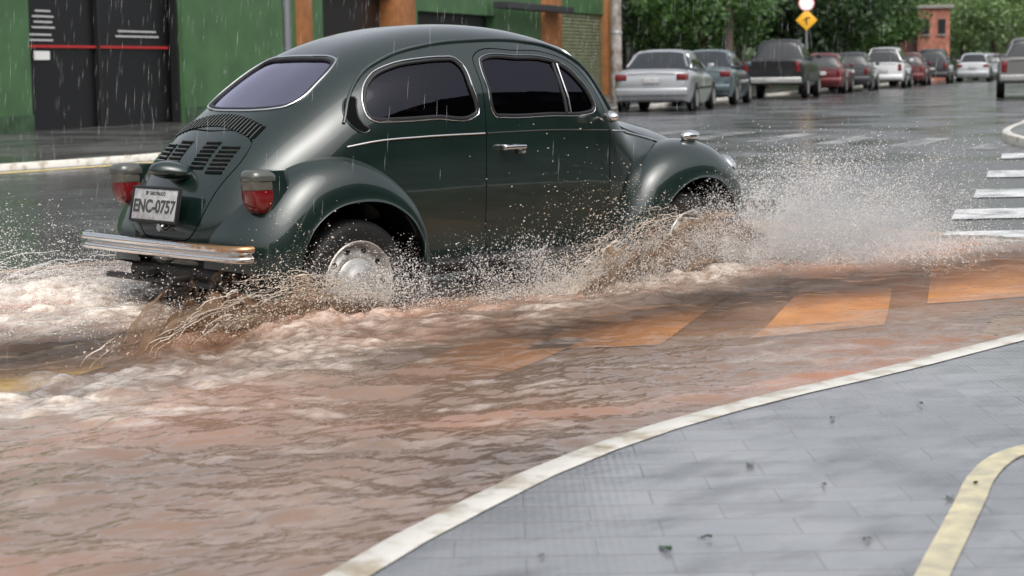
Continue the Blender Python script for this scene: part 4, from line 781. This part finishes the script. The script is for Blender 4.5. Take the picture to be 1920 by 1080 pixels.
for (x,y,k,lm,s_) in [(46.5,38.8,0,1,.66),(50.5,43.5,1,0,.85),(54,44.5,0,0,.9),(57,44.6,0,0,.9),(60,50,2,0,.9),(65,48,1,1,1.0),(72,52,0,0,1.0),(76,57,2,0,.8),(58,50,2,0,.85),(70,60,2,0,.9),(62,45.5,1,0,.9)]:
    tree(x,y,k,lm,s_,random.random()*6,LB)
LB2="bright green tree overhanging the far end of the street"
for (x,y,k,lm,s_) in [(112,70,0,2,1),(120,78,2,2,1.0),(132,86,0,2,1.1),(112,56,2,2,1),(98,48,0,1,1.1),(126,62,2,2,1.1),(84,42,1,1,1.2),(150,95,2,2,1.3),(102,76,2,1,1.1),(86,60.5,1,1,.8)]:
    tree(x,y,k,lm,s_,random.random()*6,LB2)
n=22000;t=rng.random(n);ang=np.radians(22+36*t);dist=rng.uniform(165,200,n);hh=rng.random(n)**.8*(8+7*fbm(t*14,t*0+1,3,3));P=np.column_stack([cx+dist*np.cos(ang),cy+dist*np.sin(ang),hh])
a=rng.normal(size=(n,3));a/=np.linalg.norm(a,axis=1)[:,None];b_=np.cross(a,rng.normal(size=(n,3)));b_/=np.linalg.norm(b_,axis=1)[:,None];s=(.7*(.6+.8*rng.random(n)))[:,None]
M_hz=leafmat("foliage_haze",(.18,.22,.16),(.38,.44,.32))  # haze over the far trees put into their pale leaf colours
o=npmesh("distant_wood",np.stack([P-a*s,P+b_*s*.6,P+a*s,P-b_*s*.6],1).reshape(-1,3),np.arange(4*n).reshape(-1,4),4,M_hz);o["kind"]="stuff";o["label"]="far bank of trees coloured pale green for haze, closing the street";o["category"]="trees"

# ================================================================ STREET FURNITURE
M_gp=mat("galvanised_pole",(.22,.23,.24),.45,metal=.6)
M_yel=mat("sign_yellow",(.80,.42,.02),.4);M_sw=mat("sign_white",(.85,.85,.85),.4);M_sr=mat("sign_red",(.5,.03,.03),.4)
e=thing("traffic_sign","round white sign above a yellow diamond warning sign on a pole","traffic sign",(51.6,38.2,.28),math.radians(45))
add("pole",g_tube([(0,0,0),(0,0,3.9)],.05,n=12),M_gp,e)
add("diamond_panel",xf(g_box((0,0,0),(.02,.58,.58),.004),Matrix.Translation((-.07,0,2.64))@Matrix.Rotation(math.radians(45),4,'X')),M_yel,e)
add("diamond_symbol",merge([g_box((-.085,.0,2.59),(.008,.05,.26)),g_box((-.087,-.05,2.72),(.008,.16,.05)),g_box((-.089,.07,2.65),(.008,.10,.05))]),M_black,e)
add("round_panel",g_lathe([(0,-.01),(.28,-.01),(.28,.01),(0,.01)],32,'x',(-.07,0,3.28)),M_sw,e)
add("round_border",g_lathe([(.28,-.018),(.31,-.018),(.31,.01),(.28,.01),(.28,-.018)],32,'x',(-.07,0,3.28)),M_sr,e)
e=thing("lamp_post","grey metal post on the far pavement","post",(15.3,21.2,.28));add("shaft",g_tube([(0,0,0),(0,0,6)],.08,n=14),M_gp,e);add("base",g_lathe([(0,.35),(.12,.35),(.16,.2),(.16,0)],16,'z'),M_gp,e)
e=thing("utility_pole","weathered concrete utility pole at the building corner","pole",(33.2,30.2,.28));add("shaft",g_tube([(0,0,0),(0,0,8)],np.array([.17,.13]),n=14),mat("weathered_pole",(.12,.09,.07),.8,col2=(.36,.34,.31),vscale=3),e);add("pole_band",g_lathe([(.165,0),(.172,.02),(.172,.08),(.165,.1)],16,'z',(0,0,1.9)),M_steel,e)
e=thing("utility_pole","slim dark pole between the parked cars and trees","pole",(46.5,37.6,.28));add("shaft",g_tube([(0,0,0),(0,0,8)],np.array([.15,.12]),n=12),mat("dark_pole",(.10,.08,.06),.8,var=.3),e)
lfm=mat("fallen_leaf",(.015,.03,.008),.4,var=.4,vscale=20);lfm2=mat("fallen_leaf_green",(.03,.09,.02),.35,var=.3,vscale=20)
def leaf(x,y,s,rot,lab,m):
    V=[];n=9
    for i in range(n):
        u=i/(n-1);w_=math.sin(math.pi*u**.8)*.38;V+=[((u-.5)*2*s,-w_*s,.004+.004*math.sin(u*5)),((u-.5)*2*s,0,.001+.003*math.sin(u*4)),((u-.5)*2*s,w_*s,.005+.005*math.cos(u*4))]
    F=[]
    for i in range(n-1):
        for j in range(2):a=i*3+j;F.append((a,a+1,a+4,a+3))
    o=add("fallen_leaf",(V,F),m);o.location=(x,y,.121);o.rotation_euler=(0,0,rot);o["label"]=lab;o["category"]="leaf";o["group"]="leaves fallen on the wet pavement"
for x,y,s,r_ in[(-1.73,-4.68,.028,.4),(-2.60,-5.16,.034,1.2),(-2.46,-5.16,.018,2.2),(-1.69,-5.33,.026,.3),(-1.50,-5.28,.016,.8),(-1.0,-4.4,.02,.5),(-.6,-4.45,.016,1.4),(-.1,-4.6,.014,2),(-2.2,-5.45,.018,0),(-1.8,-5.0,.014,1),(-.35,-4.9,.014,.3),(-2.85,-5.0,.014,.3)]:
    leaf(x,y,s,r_,"small green leaf lying on wet paving" if s>.02 else "small dark leaf lying on wet paving",lfm2 if s>.02 else lfm)
